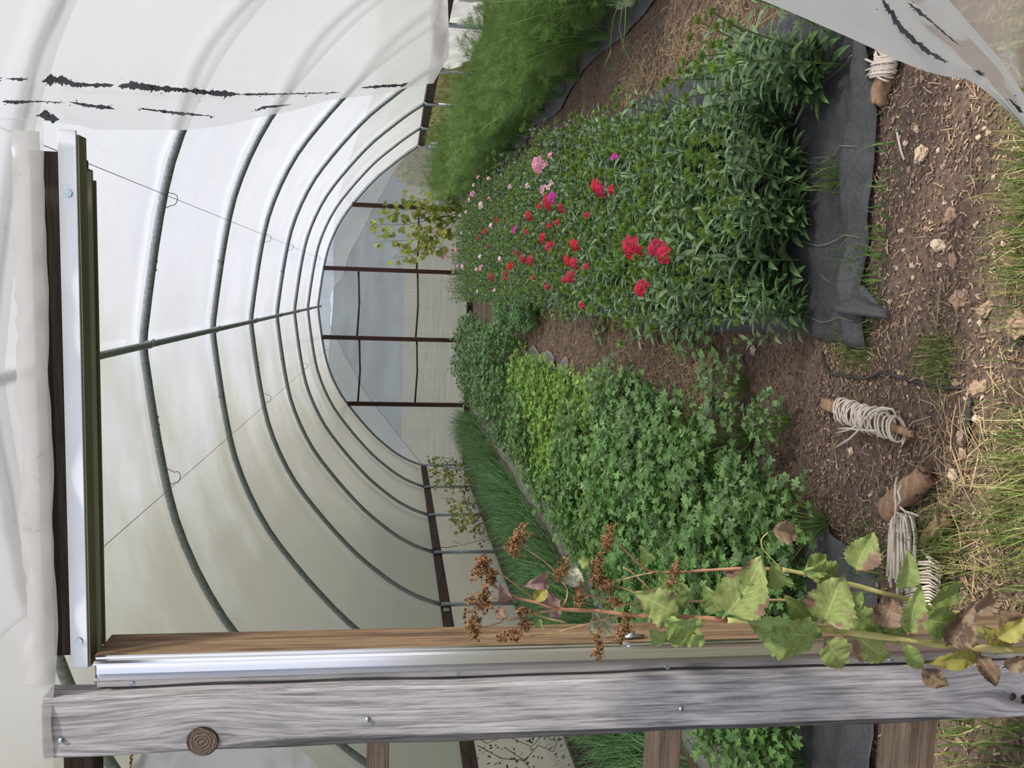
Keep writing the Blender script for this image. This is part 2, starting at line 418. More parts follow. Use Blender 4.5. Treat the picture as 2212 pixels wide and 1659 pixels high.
# ------------------------------------------------------------ back end wall
YB = 15.40
def inprof(x, grow=0):
    P = profile()
    for (xa, za), (xb, zb) in zip(P, P[1:]):
        if xa <= x <= xb: return za+(zb-za)*(x-xa)/(xb-xa)+grow
    return .9
xs = [X0-2.9+5.8*i/80 for i in range(81)]
b = MB()
for x in xs:
    for j in range(13):
        z = .0+(inprof(x)+.01)*j/12; b.v.append(Vector((x, YB+.06+.01*noise.noise(Vector((x*2, z*2, 1))), z)))
for i in range(80):
    for j in range(12): a = i*13+j; b.face(a, a+13, a+14, a+1)
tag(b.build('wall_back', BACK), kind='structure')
EDG = [(-3.25, .86), (-2.69, 1.318), (-1.921, 1.921), (-1.248, 2.304), (-.95, 2.43), (-.67, 2.60), (-.38, 2.57), (-.17, 2.60), (.0, 2.52), (.171, 2.361), (.6, 2.26), (1.008, 2.044), (1.5, 1.80), (2.095, 1.487), (2.55, 1.12)]
def edgez(x):
    for (xa, za), (xb, zb) in zip(EDG, EDG[1:]):
        if xa <= x <= xb: return za+(zb-za)*(x-xa)/(xb-xa)
    return EDG[0][1] if x < EDG[0][0] else EDG[-1][1]
b = MB()
for x in xs:
    zt = inprof(x)+.005; ze = min(edgez(x)+.012*noise.noise(Vector((x*7, 0, 0))), zt-.01)
    for j in range(7):
        z = ze+(zt-ze)*j/6; b.v.append(Vector((x, YB+.03+.012*noise.noise(Vector((x*3, z*4, 5))), z)))
for i in range(80):
    for j in range(6): a = i*7+j; b.face(a, a+7, a+8, a+1)
ov = tag(b.build('plastic_sheet', BACKUP), 'milky overlapping plastic sheet with a wavy lower edge high on the back wall', 'plastic sheet')
e_ = MB(); e_.tube([(x, YB+.025+.012*noise.noise(Vector((x*3, edgez(x)*4, 5))), min(edgez(x)+.012*noise.noise(Vector((x*7, 0, 0))), inprof(x)-.005)) for x in xs], .005, 5); e_.build('folded_edge', EDGE, ov)
for (x, side) in ((1.475, 'rightmost'), (.335, 'second from the right'), (-.905, 'third from the right, above the path end'), (-2.11, 'leftmost')):
    o = MB().box((0, 0, 0), (.075, .06, inprof(x)+.03)).build('wall_stud', DARKWOOD, None, False, (x, YB-.02, (inprof(x)-.03)/2), bev=.004)
    tag(o, 'dark brown upright timber in the back wall, ' + side, 'post', 'back wall uprights')
def batten(xa, xb, z, lab):
    tag(MB().tube([(xa, YB+.0, z), ((xa+xb)/2, YB+.01, z-.03), (xb, YB, z-.01)], .017, 6).build('cross_batten', DARKWOODX), lab, 'batten', 'back wall battens')
batten(-.865, .295, 2.09, 'dark upper batten between the two middle uprights of the back wall')
batten(-2.07, -.945, 2.06, 'dark upper batten between the two left uprights of the back wall')
batten(.375, 1.435, 1.04, 'dark lower batten between the two right uprights, behind the sapling')
batten(-.865, .295, 1.03, 'dark lower batten between the two middle uprights of the back wall')
batten(-2.07, -.945, 1.02, 'dark lower batten between the two left uprights of the back wall')
tag(MB().box((X0, YB-.01, .04), (5.8, .04, .14)).build('baseboard_back', DARKWOODX, None, False, bev=.004), kind='structure')
tag(MB().box((X0-2.93, 8.4, .02), (.04, 13.8, .16)).build('baseboard_left', DARKWOODY, None, False, bev=.004), kind='structure')

# ------------------------------------------------------------ front frame
KN = (-.717, 1.34, 1.716, .017)
# post front face spans x -0.768..-0.667 ; object origin at its foot
px, py = -.7175, 1.375
GREY = woodmat('weathered_grey_timber', 2, (.09, .087, .093), (.27, .265, .28), (.47, .46, .48), 1.0,
               knots=((-.032, -.02, 1.702, .040), (-.012, -.02, .235, .030), (.01, -.02, .205, .02)), rough=.85, bs=.8)
post = empty('door_post', (px, py, 0), 0, 'weathered grey timber post standing left of the open doorway, with round knot near top', 'post')
b = MB()
n_ = 60
for j in range(n_+1):
    z = -.05+2.0*j/n_
    dx = .0015*math.sin(z*9)+.001*math.sin(z*23)
    for (x, y) in ((-.0505, -.022), (.0505, -.022), (.0505, .030), (-.0505, .030)): b.v.append(Vector((x+dx, y, z)))
for j in range(n_):
    for k in range(4): a = j*4; b.face(a+k, a+(k+1) % 4, a+4+(k+1) % 4, a+4+k)
b.face(3, 2, 1, 0); b.face(n_*4, n_*4+1, n_*4+2, n_*4+3)
b.build('timber', GREY, post, False, bev=.004)
KNM = M('knot_wood'); v_ = KNM.coord((1, 1, 1)); wv_ = KNM.n('TexWave', wave_type='RINGS', rings_direction='Y'); KNM.l(v_, wv_.inputs['Vector']); wv_.inputs['Scale'].default_value = 60; wv_.inputs['Distortion'].default_value = 7; wv_.inputs['Detail'].default_value = 3; wv_.inputs['Detail Scale'].default_value = 2
KNOT = KNM.done(KNM.bsdf(KNM.ramp(wv_.outputs['Fac'], [(.1, (.065, .042, .032)), (.9, (.125, .085, .062))]), .7, bump=wv_.outputs['Fac'], bs=.5))
b = MB(); b.tube([(0, .004, 0), (0, -.003, 0)], .0235, 20); shift(b, lambda v: Vector((v.x*(1+.06*math.sin(3*math.atan2(v.z, v.x+1e-9))), v.y, v.z)))
b.build('knot', KNOT, post, False, (-.032, -.0215, 1.702))
b = MB(); b.tube([(0, .002, 0), (0, -.0012, 0)], .0255, 20); b.build('knot_rim', plain('dark_gap', (.012, .009, .008)), post, False, (-.032, -.0215, 1.702))
for kx, kz, kr in ((-.008, .235, .0075),):
    MB().tube([(kx, .0, kz), (kx, -.0232, kz)], kr, 9).build('knot', plain('dark_knot', (.02, .012, .01), (.06, .04, .03), scale=200), post)
b = MB()
for (x, z, r_) in ((-.016, .205, .0075), (-.011, .213, .005), (-.020, .212, .004)): b.tube([(x, .0, z), (x+.001, -.0228, z)], r_, 6)
b.build('knot_hole', plain('black_hole', (.004, .003, .003)), post)
for z, x in ((1.435, -.004), (.886, -.006), (1.92, -.02)):
    MB().tube([(x, -.02, z), (x, -.0255, z)], .0042, 7).build('screw', BOLT, post)
# jamb board inside the doorway, edge facing the opening
jamb = empty('door_jamb', (-.640, 1.432, 0), 0, 'brown timber jamb with aluminium channel on its face, right beside the grey post', 'jamb')
MB().box((0, 0, .915), (.054, .085, 1.93)).build('timber', TANZ, jamb, False, bev=.003)
def channel(L):
    """film-locking channel section extruded along z, width 0.052"""
    sec = [(-.026, 0), (-.026, -.003), (-.014, -.003), (-.0125, -.010), (-.0075, -.0125), (-.005, -.009), (-.003, -.004), (.006, -.003), (.0125, -.0035), (.017, -.010), (.0185, -.0125), (.021, -.0125), (.0235, -.009), (.024, -.0045), (.026, -.004), (.026, 0)]
    b = MB(); n = len(sec)
    for z in (0, L):
        for x, y in sec: b.v.append(Vector((x, y*1.6, z)))
    for i in range(n): k = (i+1) % n; b.face(i, k, n+k, n+i)
    b.face(*range(n)[::-1]); b.face(*[n+i for i in range(n)])
    return b
channel(1.905).build('film_channel', ALU, jamb, False, (.0, -.043, -.03))
for z in (1.82, 1.282, .905, .47): MB().tube([(-.0195, -.046, z), (-.0195, -.0535, z)], .0046, 6).build('channel_screw', BOLT, jamb, False)
b = MB()
b.tube([(.030, -.035, .985), (.034, -.035, .965), (.030, -.03, .945)], .0035, 6); b.tube([(.028, -.03, .975), (.042, -.035, .968)], .006, 6)
b.build('latch_hook', BOLT, jamb)

# header beam above the doorway
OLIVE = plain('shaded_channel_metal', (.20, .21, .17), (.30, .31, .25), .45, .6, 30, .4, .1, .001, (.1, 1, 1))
WHITEALU = plain('header_channel_face', (.60, .62, .66), (.68, .70, .73), .35, .35, 25, .5, .05, .0004, (.2, 1, 1))
hd = empty('door_header', (-.22, 1.44, 1.90), 0, 'horizontal dark beam with white metal channel edge above the doorway', 'beam')
MB().box((.003, .035, .045), (.83, .085, .06)).build('timber', DARKWOODX, hd, False, bev=.003)
MB().box((.015, -.045, .0045), (.862, .004, .027)).build('channel_flange', WHITEALU, hd, False, bev=.001)
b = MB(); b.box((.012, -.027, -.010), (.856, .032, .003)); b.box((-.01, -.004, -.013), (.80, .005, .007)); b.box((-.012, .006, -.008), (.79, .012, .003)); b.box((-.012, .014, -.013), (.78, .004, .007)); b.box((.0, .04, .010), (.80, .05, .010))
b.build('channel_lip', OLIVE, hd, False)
for x in (.35, -.37): MB().tube([(x, -.045, .004), (x, -.050, .004)], .0062, 6).build('screw', BOLT, hd, False)
# cross rails left of the post
def rail(z, hgt, dep, mat, lab, y=1.45, x1=-.72, x0=-1.9, rot=0):
    o = MB().box((0, 0, 0), (x1-x0, dep, hgt)).build('cross_rail', mat, None, False, ((x0+x1)/2, y, z), bev=.003)
    o.rotation_euler = (rot, 0, 0)
    return tag(o, lab, 'rail', 'rails beside the post')
rail(1.915, .05, .045, DARKWOODX, 'dark topmost crosspiece left of the grey post, under the film', 1.432)
rail(1.418, .040, .085, TANX, 'brown upper rail running left from the grey post', 1.47)
rail(.875, .045, .088, TANX, 'pale brown middle rail left of the post, above the parsley', 1.47)
rail(.36, .06, .09, TANX, 'pale brown lowest rail left of the post, near the ground', 1.47)

# front wall film above the header, pulled aside over the right of the doorway
CURT = [(165, 268), (190, 278), (300, 280), (410, 281), (480, 273), (560, 255), (640, 238), (715, 215), (780, 208), (830, 203), (870, 192), (905, 183), (940, 180), (962, 172), (974, 120), (972, 60), (966, -20), (960, -160)]
cw = [at(x, y, 1.385) for x, y in CURT]
def curtx(z):
    for a, c_ in zip(cw, cw[1:]):
        if c_.z <= z <= a.z: return a.x+(c_.x-a.x)*(a.z-z)/max(1e-6, a.z-c_.z)
    return cw[0].x
b = MB(); nx, nzz = 44, 60
xR = 1.5
for j in range(nzz+1):
    v = j/nzz
    for i in range(nx+1):
        u = i/nx
        if v < .5:   # hanging part: z from 1.325 up to 1.93
            z = 1.327+(1.925-1.327)*v/.5; xl = curtx(z) if z > 1.33 else cw[-4].x
            x = xl+(xR-xl)*u
            if v == 0: z = 1.327+.004*math.sin(x*14)
            th = max(0, 1-(x-xl)/.14)
            y = 1.385-.012*math.sin((x-xl)*26)*math.exp(-(x-xl)*6)+.006*noise.noise(Vector((x*4, z*4, 0)))
        else:
            z = 1.925+(2.75-1.925)*(v-.5)/.5; xl = .235
            x = xl+(xR-xl)*u; y = 1.385+.006*noise.noise(Vector((x*4, z*4, 0)))
        b.v.append(Vector((x, y, z)))
for j in range(nzz):
    for i in range(nx): a = j*(nx+1)+i; b.face(a, a+1, a+nx+2, a+nx+1)
fw = tag(b.build('wall_front', FRONT), kind='structure')
# film above the header and left of it: folds hanging down
def upper(u, v):
    x = .235-2.3*u; z = 2.75-v*(2.75-1.932-.002*noise.noise(Vector((x*22, 0, 0))))
    fold = .005*math.sin(x*24+2*v)+.002*math.sin(x*57)
    return (x, 1.378+fold*v*min(1, u*6)-.03*v*(1 if x < -.6 else 0)*min(1, (-.6-x)*8 if x < -.6 else 0), z)
sheet('wall_front', FRONT, upper, 110, 14, kind='structure')
# torn strip of film on top of the header
tq = MB()
rr = R(4)
n = 70
for i in range(n+1):
    x = .215-.86*i/n
    lo = 1.928+.003*noise.noise(Vector((x*17, 0, 0))); hi = 1.972+.008*noise.noise(Vector((x*9, 3, 0)))+.006*noise.noise(Vector((x*50, 3, 0)))
    for t in range(5):
        tq.v.append(Vector((x, 1.357-.004*math.sin(t*1.1)+.003*noise.noise(Vector((x*30, t, 0))), lo+(hi-lo)*t/4)))
for i in range(n):
    for t in range(4): a = i*5+t; tq.face(a, a+5, a+6, a+1)
tag(tq.build('torn_plastic_strip', filmmat('torn_film', (.97, .97, .96), .2, 0, .9, .02, (.2, .2, .2), milk=(.93, .92, .90))), 'dirty strip of torn film clamped along the top of the door header', 'plastic strip')

# black mildew streaks on the films, each lying on its own sheet
def streak(pts, wid, Y, lab, seed, group='black streaks on the film'):
    rr = R(seed); P = []
    for (xa, ya), (xb, yb), wa, wb in zip(pts, pts[1:], wid, wid[1:]):
        n = max(2, int(math.hypot(xb-xa, yb-ya)/2.5))
        for i in range(n): t = i/n; P.append((xa+(xb-xa)*t, ya+(yb-ya)*t, wa+(wb-wa)*t))
    P.append((*pts[-1], wid[-1]))
    b = MB()
    for i, (x, y, w_) in enumerate(P):
        d = noise.noise(Vector((i*.20+seed, 0, 0)))+.5*noise.noise(Vector((i*.7+seed, 9, 0))); w1 = max(.4, w_*(1+1.0*d)*min(1, .15+i*.18, .15+(len(P)-1-i)*.18)); o1 = 1.5*noise.noise(Vector((i*.4, seed, 3)))
        b.v.append(at(x, y-w1+o1, Y)); b.v.append(at(x, y+w1*(1+.5*noise.noise(Vector((i*.6, 5, seed))))+o1, Y))
    for i in range(len(P)-1):
        b.face(2*i, 2*i+1, 2*i+3, 2*i+2)
    for _ in range(len(P)//3):
        x, y, w_ = rr.choice(P); x += rr.gauss(0, 6); y += rr.gauss(0, 2.2+w_*.8); r_ = rr.uniform(.4, 1.6); k = len(b.v)
        for a in range(5): b.v.append(at(x+r_*2*math.cos(a*1.257), y+r_*math.sin(a*1.257)*rr.uniform(.5, 1.1), Y))
        b.face(k, k+1, k+2, k+3, k+4)
    return tag(b.build('mildew_streak', MILDEW, None, False), lab, 'stain', group)
YS = 1.352
streak([(12, 170), (60, 172)], [2, 3], YS, 'short black smear at the very edge of the film over the header', 1)
streak([(90, 176), (110, 172), (140, 174), (160, 183), (200, 184), (245, 184)], [4, 9, 8, 5, 3, 5], YS, 'wide black streak on the film above the right end of the header', 2)
streak([(255, 187), (285, 184), (330, 190), (400, 195), (470, 202), (520, 204)], [4, 8, 6, 4, 6, 3], YS, 'long black streak trailing down the hanging curtain film', 3)
streak([(520, 204), (620, 203), (735, 200)], [2.5, 1.2, .8], YS, 'hairline dark crease at the lower part of the curtain', 4)
streak([(5, 219), (30, 221), (85, 219), (140, 222)], [3, 4, 1, 1], YS, 'thin black line left of the torn header corner', 5)
streak([(150, 220), (190, 228), (240, 233), (248, 236)], [2, 3, 4, 3], YS, 'black streak just above the torn header corner', 6)
streak([(298, 234), (380, 244), (460, 251)], [1, 3, .8], YS, 'faint short black dash near the curtain edge', 7)
streak([(550, 240), (570, 232), (630, 226)], [2, 3, .6], YS, 'small slanting dash close to the gathered curtain edge', 8)
streak([(780, 190), (830, 186), (872, 184), (884, 177)], [1.5, 3, 2.5, 1.5], YS, 'brownish dark scar near the sunlit lower tip of the curtain', 9)
streak([(78, 250), (100, 248), (112, 256), (128, 258)], [5, 8, 11, 7], YS, 'black clot at the torn right end of the header film', 10)

# door flap hanging at the right, lower part
def flap_pts(poly, Y, n=14, wav=.012):
    """quad patch between a left edge and a right edge given as image polylines"""
    (Lp, Rp) = poly; b = MB(); N = 26
    def lerp(P, t):
        s_ = t*(len(P)-1); i = min(int(s_), len(P)-2); f = s_-i
        return (P[i][0]*(1-f)+P[i+1][0]*f, P[i][1]*(1-f)+P[i+1][1]*f)
    for j in range(N+1):
        l_, r_ = lerp(Lp, j/N), lerp(Rp, j/N)
        for i in range(n+1):
            u = i/n; x = l_[0]*(1-u)+r_[0]*u; y = l_[1]*(1-u)+r_[1]*u
            b.v.append(at(x, y, Y+wav*math.sin(u*7+j*.12)+.004*noise.noise(Vector((u*5, j*.3, 2)))))
    for j in range(N):
        for i in range(n): a = j*(n+1)+i; b.face(a, a+1, a+n+2, a+n+1)
    return b
fl = flap_pts(([(1330, -170), (1640, -2), (1740, 40), (1850, 88), (1960, 140), (2030, 163), (2095, 172), (2140, 205), (2200, 262), (2260, 340)],
               [(2040, -170), (2030, -20), (2050, 0), (2080, 35), (2115, 75), (2150, 115), (2185, 160), (2215, 210), (2235, 270), (2262, 342)]), 1.33, wav=.006)
tag(fl.build('door_flap', FLAP), 'milky plastic door flap pulled aside at the lower right, with black streak', 'plastic flap')
fc = flap_pts(([(2030, -60), (2040, 0), (2085, 40), (2120, 80), (2158, 125), (2200, 185)], [(2330, -60), (2330, 0), (2320, 40), (2310, 80), (2290, 125), (2260, 190)]), 1.345, wav=.006)
tag(fc.build('door_flap', FLAPC), 'clear plastic flap in the corner beyond the milky flap, grass showing through', 'plastic flap')
streak([(1905, 0), (1925, 28), (1945, 60), (1975, 88), (2005, 112), (2030, 126), (2050, 136)], [4, 11, 9, 6, 6, 3, 2], 1.318, 'heavy black diagonal streak on the lower milky flap', 21)
streak([(1960, 5), (1985, 25), (2010, 45), (2050, 80), (2075, 100)], [2, 5, 2, 2, 1], 1.318, 'speckled thin dark line beside the heavy streak on the flap', 22)
streak([(2100, 150), (2112, 155), (2130, 166)], [2, 4, 2], 1.318, 'small black spot near the lower bend of the flap', 23)
streak([(2178, 212), (2200, 235), (2212, 246)], [2, 5, 4], 1.318, 'black mark at the foot of the milky flap', 24)

# torn film left of the post
tf = MB(); top = [(262, 1690), (278, 1659), (300, 1632), (330, 1610), (360, 1600), (395, 1592), (420, 1588), (480, 1582), (540, 1582), (590, 1595), (630, 1612), (665, 1640), (690, 1664), (700, 1700)]
for (x, y) in top:
    for t in range(6): tf.v.append(at(x, y*(1-t/5)+1760*t/5, 1.49)+Vector((0, .01*math.sin(t+x*.05), 0)))
for i in range(len(top)-1):
    for t in range(5): a = i*6+t; tf.face(a, a+6, a+7, a+1)
tag(tf.build('torn_plastic_sheet', filmmat('torn_side_film', (.92, .93, .93), .2, 0, .05, .15, milk=(.62, .64, .64))), 'torn flap of cloudy film left of the post below the top crosspiece', 'plastic sheet')
b = MB(); b.tube([at(283, 1600+i*6, 1.50)+Vector((.002*math.sin(i*2), 0, .002*math.cos(i*3))) for i in range(11)], [.0015+.0012*abs(math.sin(i*1.7)) for i in range(11)], 5)
tag(b.build('rusty_wire', plain('rusty_spring_wire', (.03, .02, .01), (.6, .38, .08), .6, .2, 260)), 'short rusty spring wire hanging beside the torn film left of the post', 'wire')

# ============================================================ ground and surroundings
def gz(x, y):
    return .016*noise.noise(Vector((x*1.7, y*1.7, 0)))+.007*noise.noise(Vector((x*7, y*7, 4)))+.003*noise.noise(Vector((x*23, y*23, 7)))
def on(x, y, z=0): return Vector((x, y, gz(x, y)+z))
q = M('tunnel_soil'); v = q.coord()
n1 = q.noise(v, 3.5, 5, .6); n2 = q.noise(v, 55, 5, .7); n3 = q.noise(v, 210, 3, .6)
c = q.ramp(n1, [(.3, (.062, .044, .034)), (.55, (.125, .090, .067)), (.75, (.175, .132, .096))])
c = q.mix(.55, c, q.ramp(n2, [(.3, (.035, .024, .02)), (.55, (.16, .11, .085)), (.75, (.30, .225, .165))]))
c = q.mix(q.ramp(n3, [(.70, (0, 0, 0)), (.76, (1, 1, 1))]), c, (.42, .33, .24))
SOIL = q.done(q.bsdf(c, .92, spec=.15, bump=q.math('ADD', n2, q.math('MULTIPLY', n3, .5)), bs=.9, bd=.012))
def grid(name, x0, x1, y0, y1, d, mat, z=0, kind=None, fn=None):
    nx = int((x1-x0)/d); ny = int((y1-y0)/d); b = MB()
    for j in range(ny+1):
        for i in range(nx+1):
            x = x0+(x1-x0)*i/nx; y = y0+(y1-y0)*j/ny
            b.v.append(fn(x, y) if fn else on(x, y, z))
    for j in range(ny):
        for i in range(nx): a = j*(nx+1)+i; b.face(a, a+1, a+nx+2, a+nx+1)
    o = b.build(name, mat)
    return tag(o, kind=kind) if kind else o
grid('floor', -3.3, 2.7, .3, 15.5, .04, SOIL, kind='structure')
FIELD = plain('field_grass', (.075, .075, .045), (.125, .115, .07), .9, scale=.6, bs=.5, bd=.05)
b = MB()
for r_ in [0, 1, 3, 8, 20, 60, 200, 700]:
    for a in range(32): b.v.append(Vector((math.cos(a*PI/16)*r_, 8+math.sin(a*PI/16)*r_, -.06)))
for k in range(7):
    for a in range(32): b.face(k*32+a, k*32+(a+1) % 32, (k+1)*32+(a+1) % 32, (k+1)*32+a)
tag(b.build('ground', FIELD, None, False), kind='structure')
# wooded hill beyond the field
HILL = plain('wooded_hillside', (.05, .062, .072), (.085, .10, .108), .95, scale=.08)
b = MB(); N = 60
for j in range(9):
    for i in range(N+1):
        a = math.radians(73+38*i/N); rad = 160+j*22; t = j/8
        hgt = (24+4*math.sin(a*5)+6*noise.noise(Vector((a*6, 1, 0))))*math.sin(t*PI/2)*math.sin(PI*i/N)**.8
        b.v.append(Vector((math.cos(a)*rad, math.sin(a)*rad, hgt-.5)))
for j in range(8):
    for i in range(N): k = j*(N+1)+i; b.face(k, k+1, k+N+2, k+N+1)
tag(b.build('hills', HILL), kind='structure')
# hedge rows outside, leafy outer surface
def hedge(name, x0, x1, y0, y1, h, mat, lab, cat, seed, leafn, ls):
    b = MB(); rr = R(seed); nu, nv = 60, 14
    for j in range(nv+1):
        a = PI*j/nv
        for i in range(nu+1):
            u = i/nu; y = y0+(y1-y0)*u
            xx = (x0+x1)/2+(x1-x0)/2*math.cos(a); z = h*math.sin(a)**.6
            n = noise.noise(Vector((xx*1.1, y*1.1, z*1.1+seed)))*.3+noise.noise(Vector((xx*4, y*4, z*4+seed)))*.12
            b.v.append(Vector((xx+n*math.cos(a)*h*.3, y, z*(1+n*.5)-.05)))
    for j in range(nv):
        for i in range(nu): k = j*(nu+1)+i; b.face(k, k+1, k+nu+2, k+nu+1)
    base = list(b.v)
    for _ in range(leafn):
        p = rr.choice(base)+rv(rr, .12*h/1.6); d = rv(rr).normalized()
        b.leaf(p, d, rv(rr), ls, ls*.55, .5, .2, 2)
    return tag(b.build(name, mat), lab, cat)
hedge('hedge', 3.6, 5.0, 5, 30, 1.75, leafmat('yellow_green_hedge', (.16, .15, .035), (.33, .30, .08), .7, .25, 6), 'yellow green hedge outside, seen under the open right side', 'hedge', 3, 5000, .09)
#hedge('tree_row', -16, -9, -5, 45, 5.0, leafmat('olive_tree_row', (.20, .20, .13), (.30, .29, .20), .8, .2, 2), 'olive trees outside, blurred through the left side film', 'trees', 5, 3000, .35)
#hedge('tree_row', -14, 20, 42, 46, .9, leafmat('far_brush', (.09, .09, .05), (.15, .14, .08), .8, .2, 2), 'low brush across the field behind the back wall', 'brush', 8, 1500, .25)

# ------------------------------------------------------------ weed fabric sheets
def fabmat(name, c1, c2, spec=.35):
    q = M(name); v = q.coord()
    wv = q.n('TexWave'); q.l(v, wv.inputs['Vector']); wv.inputs['Scale'].default_value = 160; wv.bands_direction = 'X'; wv.inputs['Distortion'].default_value = .6
    wy = q.n('TexWave'); q.l(v, wy.inputs['Vector']); wy.inputs['Scale'].default_value = 160; wy.bands_direction = 'Y'; wy.inputs['Distortion'].default_value = .6
    h = q.math('MULTIPLY', wv.outputs['Fac'], wy.outputs['Fac'])
    n = q.noise(v, 7, 5, .65, .5); n2 = q.noise(v, 90, 4, .7)
    c = q.ramp(n, [(.3, c1), (.68, c2)])
    c = q.mix(.3, c, q.ramp(n2, [(.4, c1), (.75, tuple(min(1, a*1.8) for a in c2))]))
    return q.done(q.bsdf(c, .62, spec=spec, bump=q.math('ADD', q.math('MULTIPLY', h, .3), n), bs=.5, bd=.006))
FAB = fabmat('black_weed_fabric', (.016, .017, .019), (.062, .064, .068), .5)
FABG = fabmat('weathered_weed_fabric', (.11, .10, .10), (.24, .225, .215), .2)
FABM = fabmat('dusty_weed_fabric', (.045, .047, .05), (.095, .095, .10), .25)
def fabric(name, mat, lab, x0, x1, y0, y1, hfn=None, ef=None, d=.035, lift=.018):
    nx = max(4, int((x1-x0)/d)); ny = max(4, int((y1-y0)/d)); b = MB()
    for j in range(ny+1):
        for i in range(nx+1):
            u = i/nx; v = j/ny; xa, xb, ya = x0, x1, y0
            if ef: xa, xb, ya = ef(u, v)
            x = xa+(xb-xa)*u; y = ya+(y1-ya)*v
            wr = .009*noise.noise(Vector((x*9, y*3, 2)))+.006*noise.noise(Vector((x*26+2*y, y*13, 2)))
            z = hfn(x, y) if hfn else 0
            b.v.append(on(x, y, lift+wr+z))
    for j in range(ny):
        for i in range(nx): a = j*(nx+1)+i; b.face(a, a+1, a+nx+2, a+nx+1)
    o = b.build(name, mat)
    so_ = o.modifiers.new('thickness', 'SOLIDIFY'); so_.thickness = .0015
    return tag(o, lab, 'fabric')
def hem(x, y):
    # rolled-up front edge of the big black sheet
    t = y-(2.31+.05*math.sin(x*3))
    return .035*math.exp(-((t-.085)/.05)**2)+.05*math.exp(-((y-2.9)/.5)**2)*0+.01*math.sin(x*17+1)*math.exp(-((t-.09)/.09)**2)
fabric('weed_fabric', FAB, 'black woven weed fabric under the flower bed, front edge rolled', -.13, 1.25, 2.3, 15.0, hem,
       lambda u, v: (-.13+.05*min(1, v*12)*0+.02*math.sin(v*40), 1.0+.05*v*14 if v < .3 else 1.21+.01*math.sin(v*30), 2.30+.10*u+.02*math.sin(u*9)))
fabric_main = [o for o in bpy.data.objects if o.name == 'weed_fabric'][0]
for x_ in (-.05, .20, .47, .74):
    MB().tube([on(x_+.012*math.sin(k), 2.335+.10*(x_+.13)+k*.05, .0215+hem(x_, 2.335+.10*(x_+.13)+k*.05)+.009*noise.noise(Vector((x_*9, (2.4+k*.05)*3, 2)))+.004) for k in range(14)], .0011, 4).build('marker_thread', plain('fabric_thread', (.20, .21, .12), (.30, .31, .20), .7), fabric_main)
# folded corner flap
b = MB(); A = gnd(1795, 672, .05); Bp = gnd(1925, 690, .02); Cp = gnd(1870, 612, .06)
for j in range(9):
    for i in range(9):
        u, v = i/8, j/8; p = A.lerp(Bp, u).lerp(Cp.lerp(Bp, .5*u), v*.95)
        b.v.append(p+Vector((0, 0, .035*math.sin(u*PI)*(1-v)+.008*math.sin(v*9))))
for j in range(8):
    for i in range(8): a = j*9+i; b.face(a, a+1, a+10, a+9)
o = b.build('weed_fabric', FAB); o.modifiers.new('t', 'SOLIDIFY').thickness = .0015
tag(o, 'folded corner of black weed fabric at the front of the flower bed', 'fabric')
fabric('weed_fabric', FABM, 'grey black weed fabric strip under the tall fennel', 1.66, 2.5, 3.2, 15.0, None, lambda u, v: (1.66+.05*math.sin(v*30), 2.5, 3.2))
fabric('weed_fabric', FABM, 'piece of dusty black fabric at the front of the parsley bed', -1.75, -.68, 2.08, 2.55, lambda x, y: .012*math.sin(y*40), lambda u, v: (-1.75, -.68-.10*(1-v), 2.04+.12*u))
fabric('weed_fabric', FABG, 'pale weathered fabric strip between parsley and onions', -2.12, -1.84, 3.0, 15.0, None, lambda u, v: (-2.12+.03*math.sin(v*37), -1.84+.04*math.sin(v*29+1), 3.0))
fabric('weed_fabric', FABG, 'pale torn fabric patch at the path edge, halfway down', -.80, -.52, 6.6, 9.0, lambda x, y: .012*math.sin(x*30+y*9), lambda u, v: (-.8, -.50-.12*math.sin(v*9)**2, 6.6))

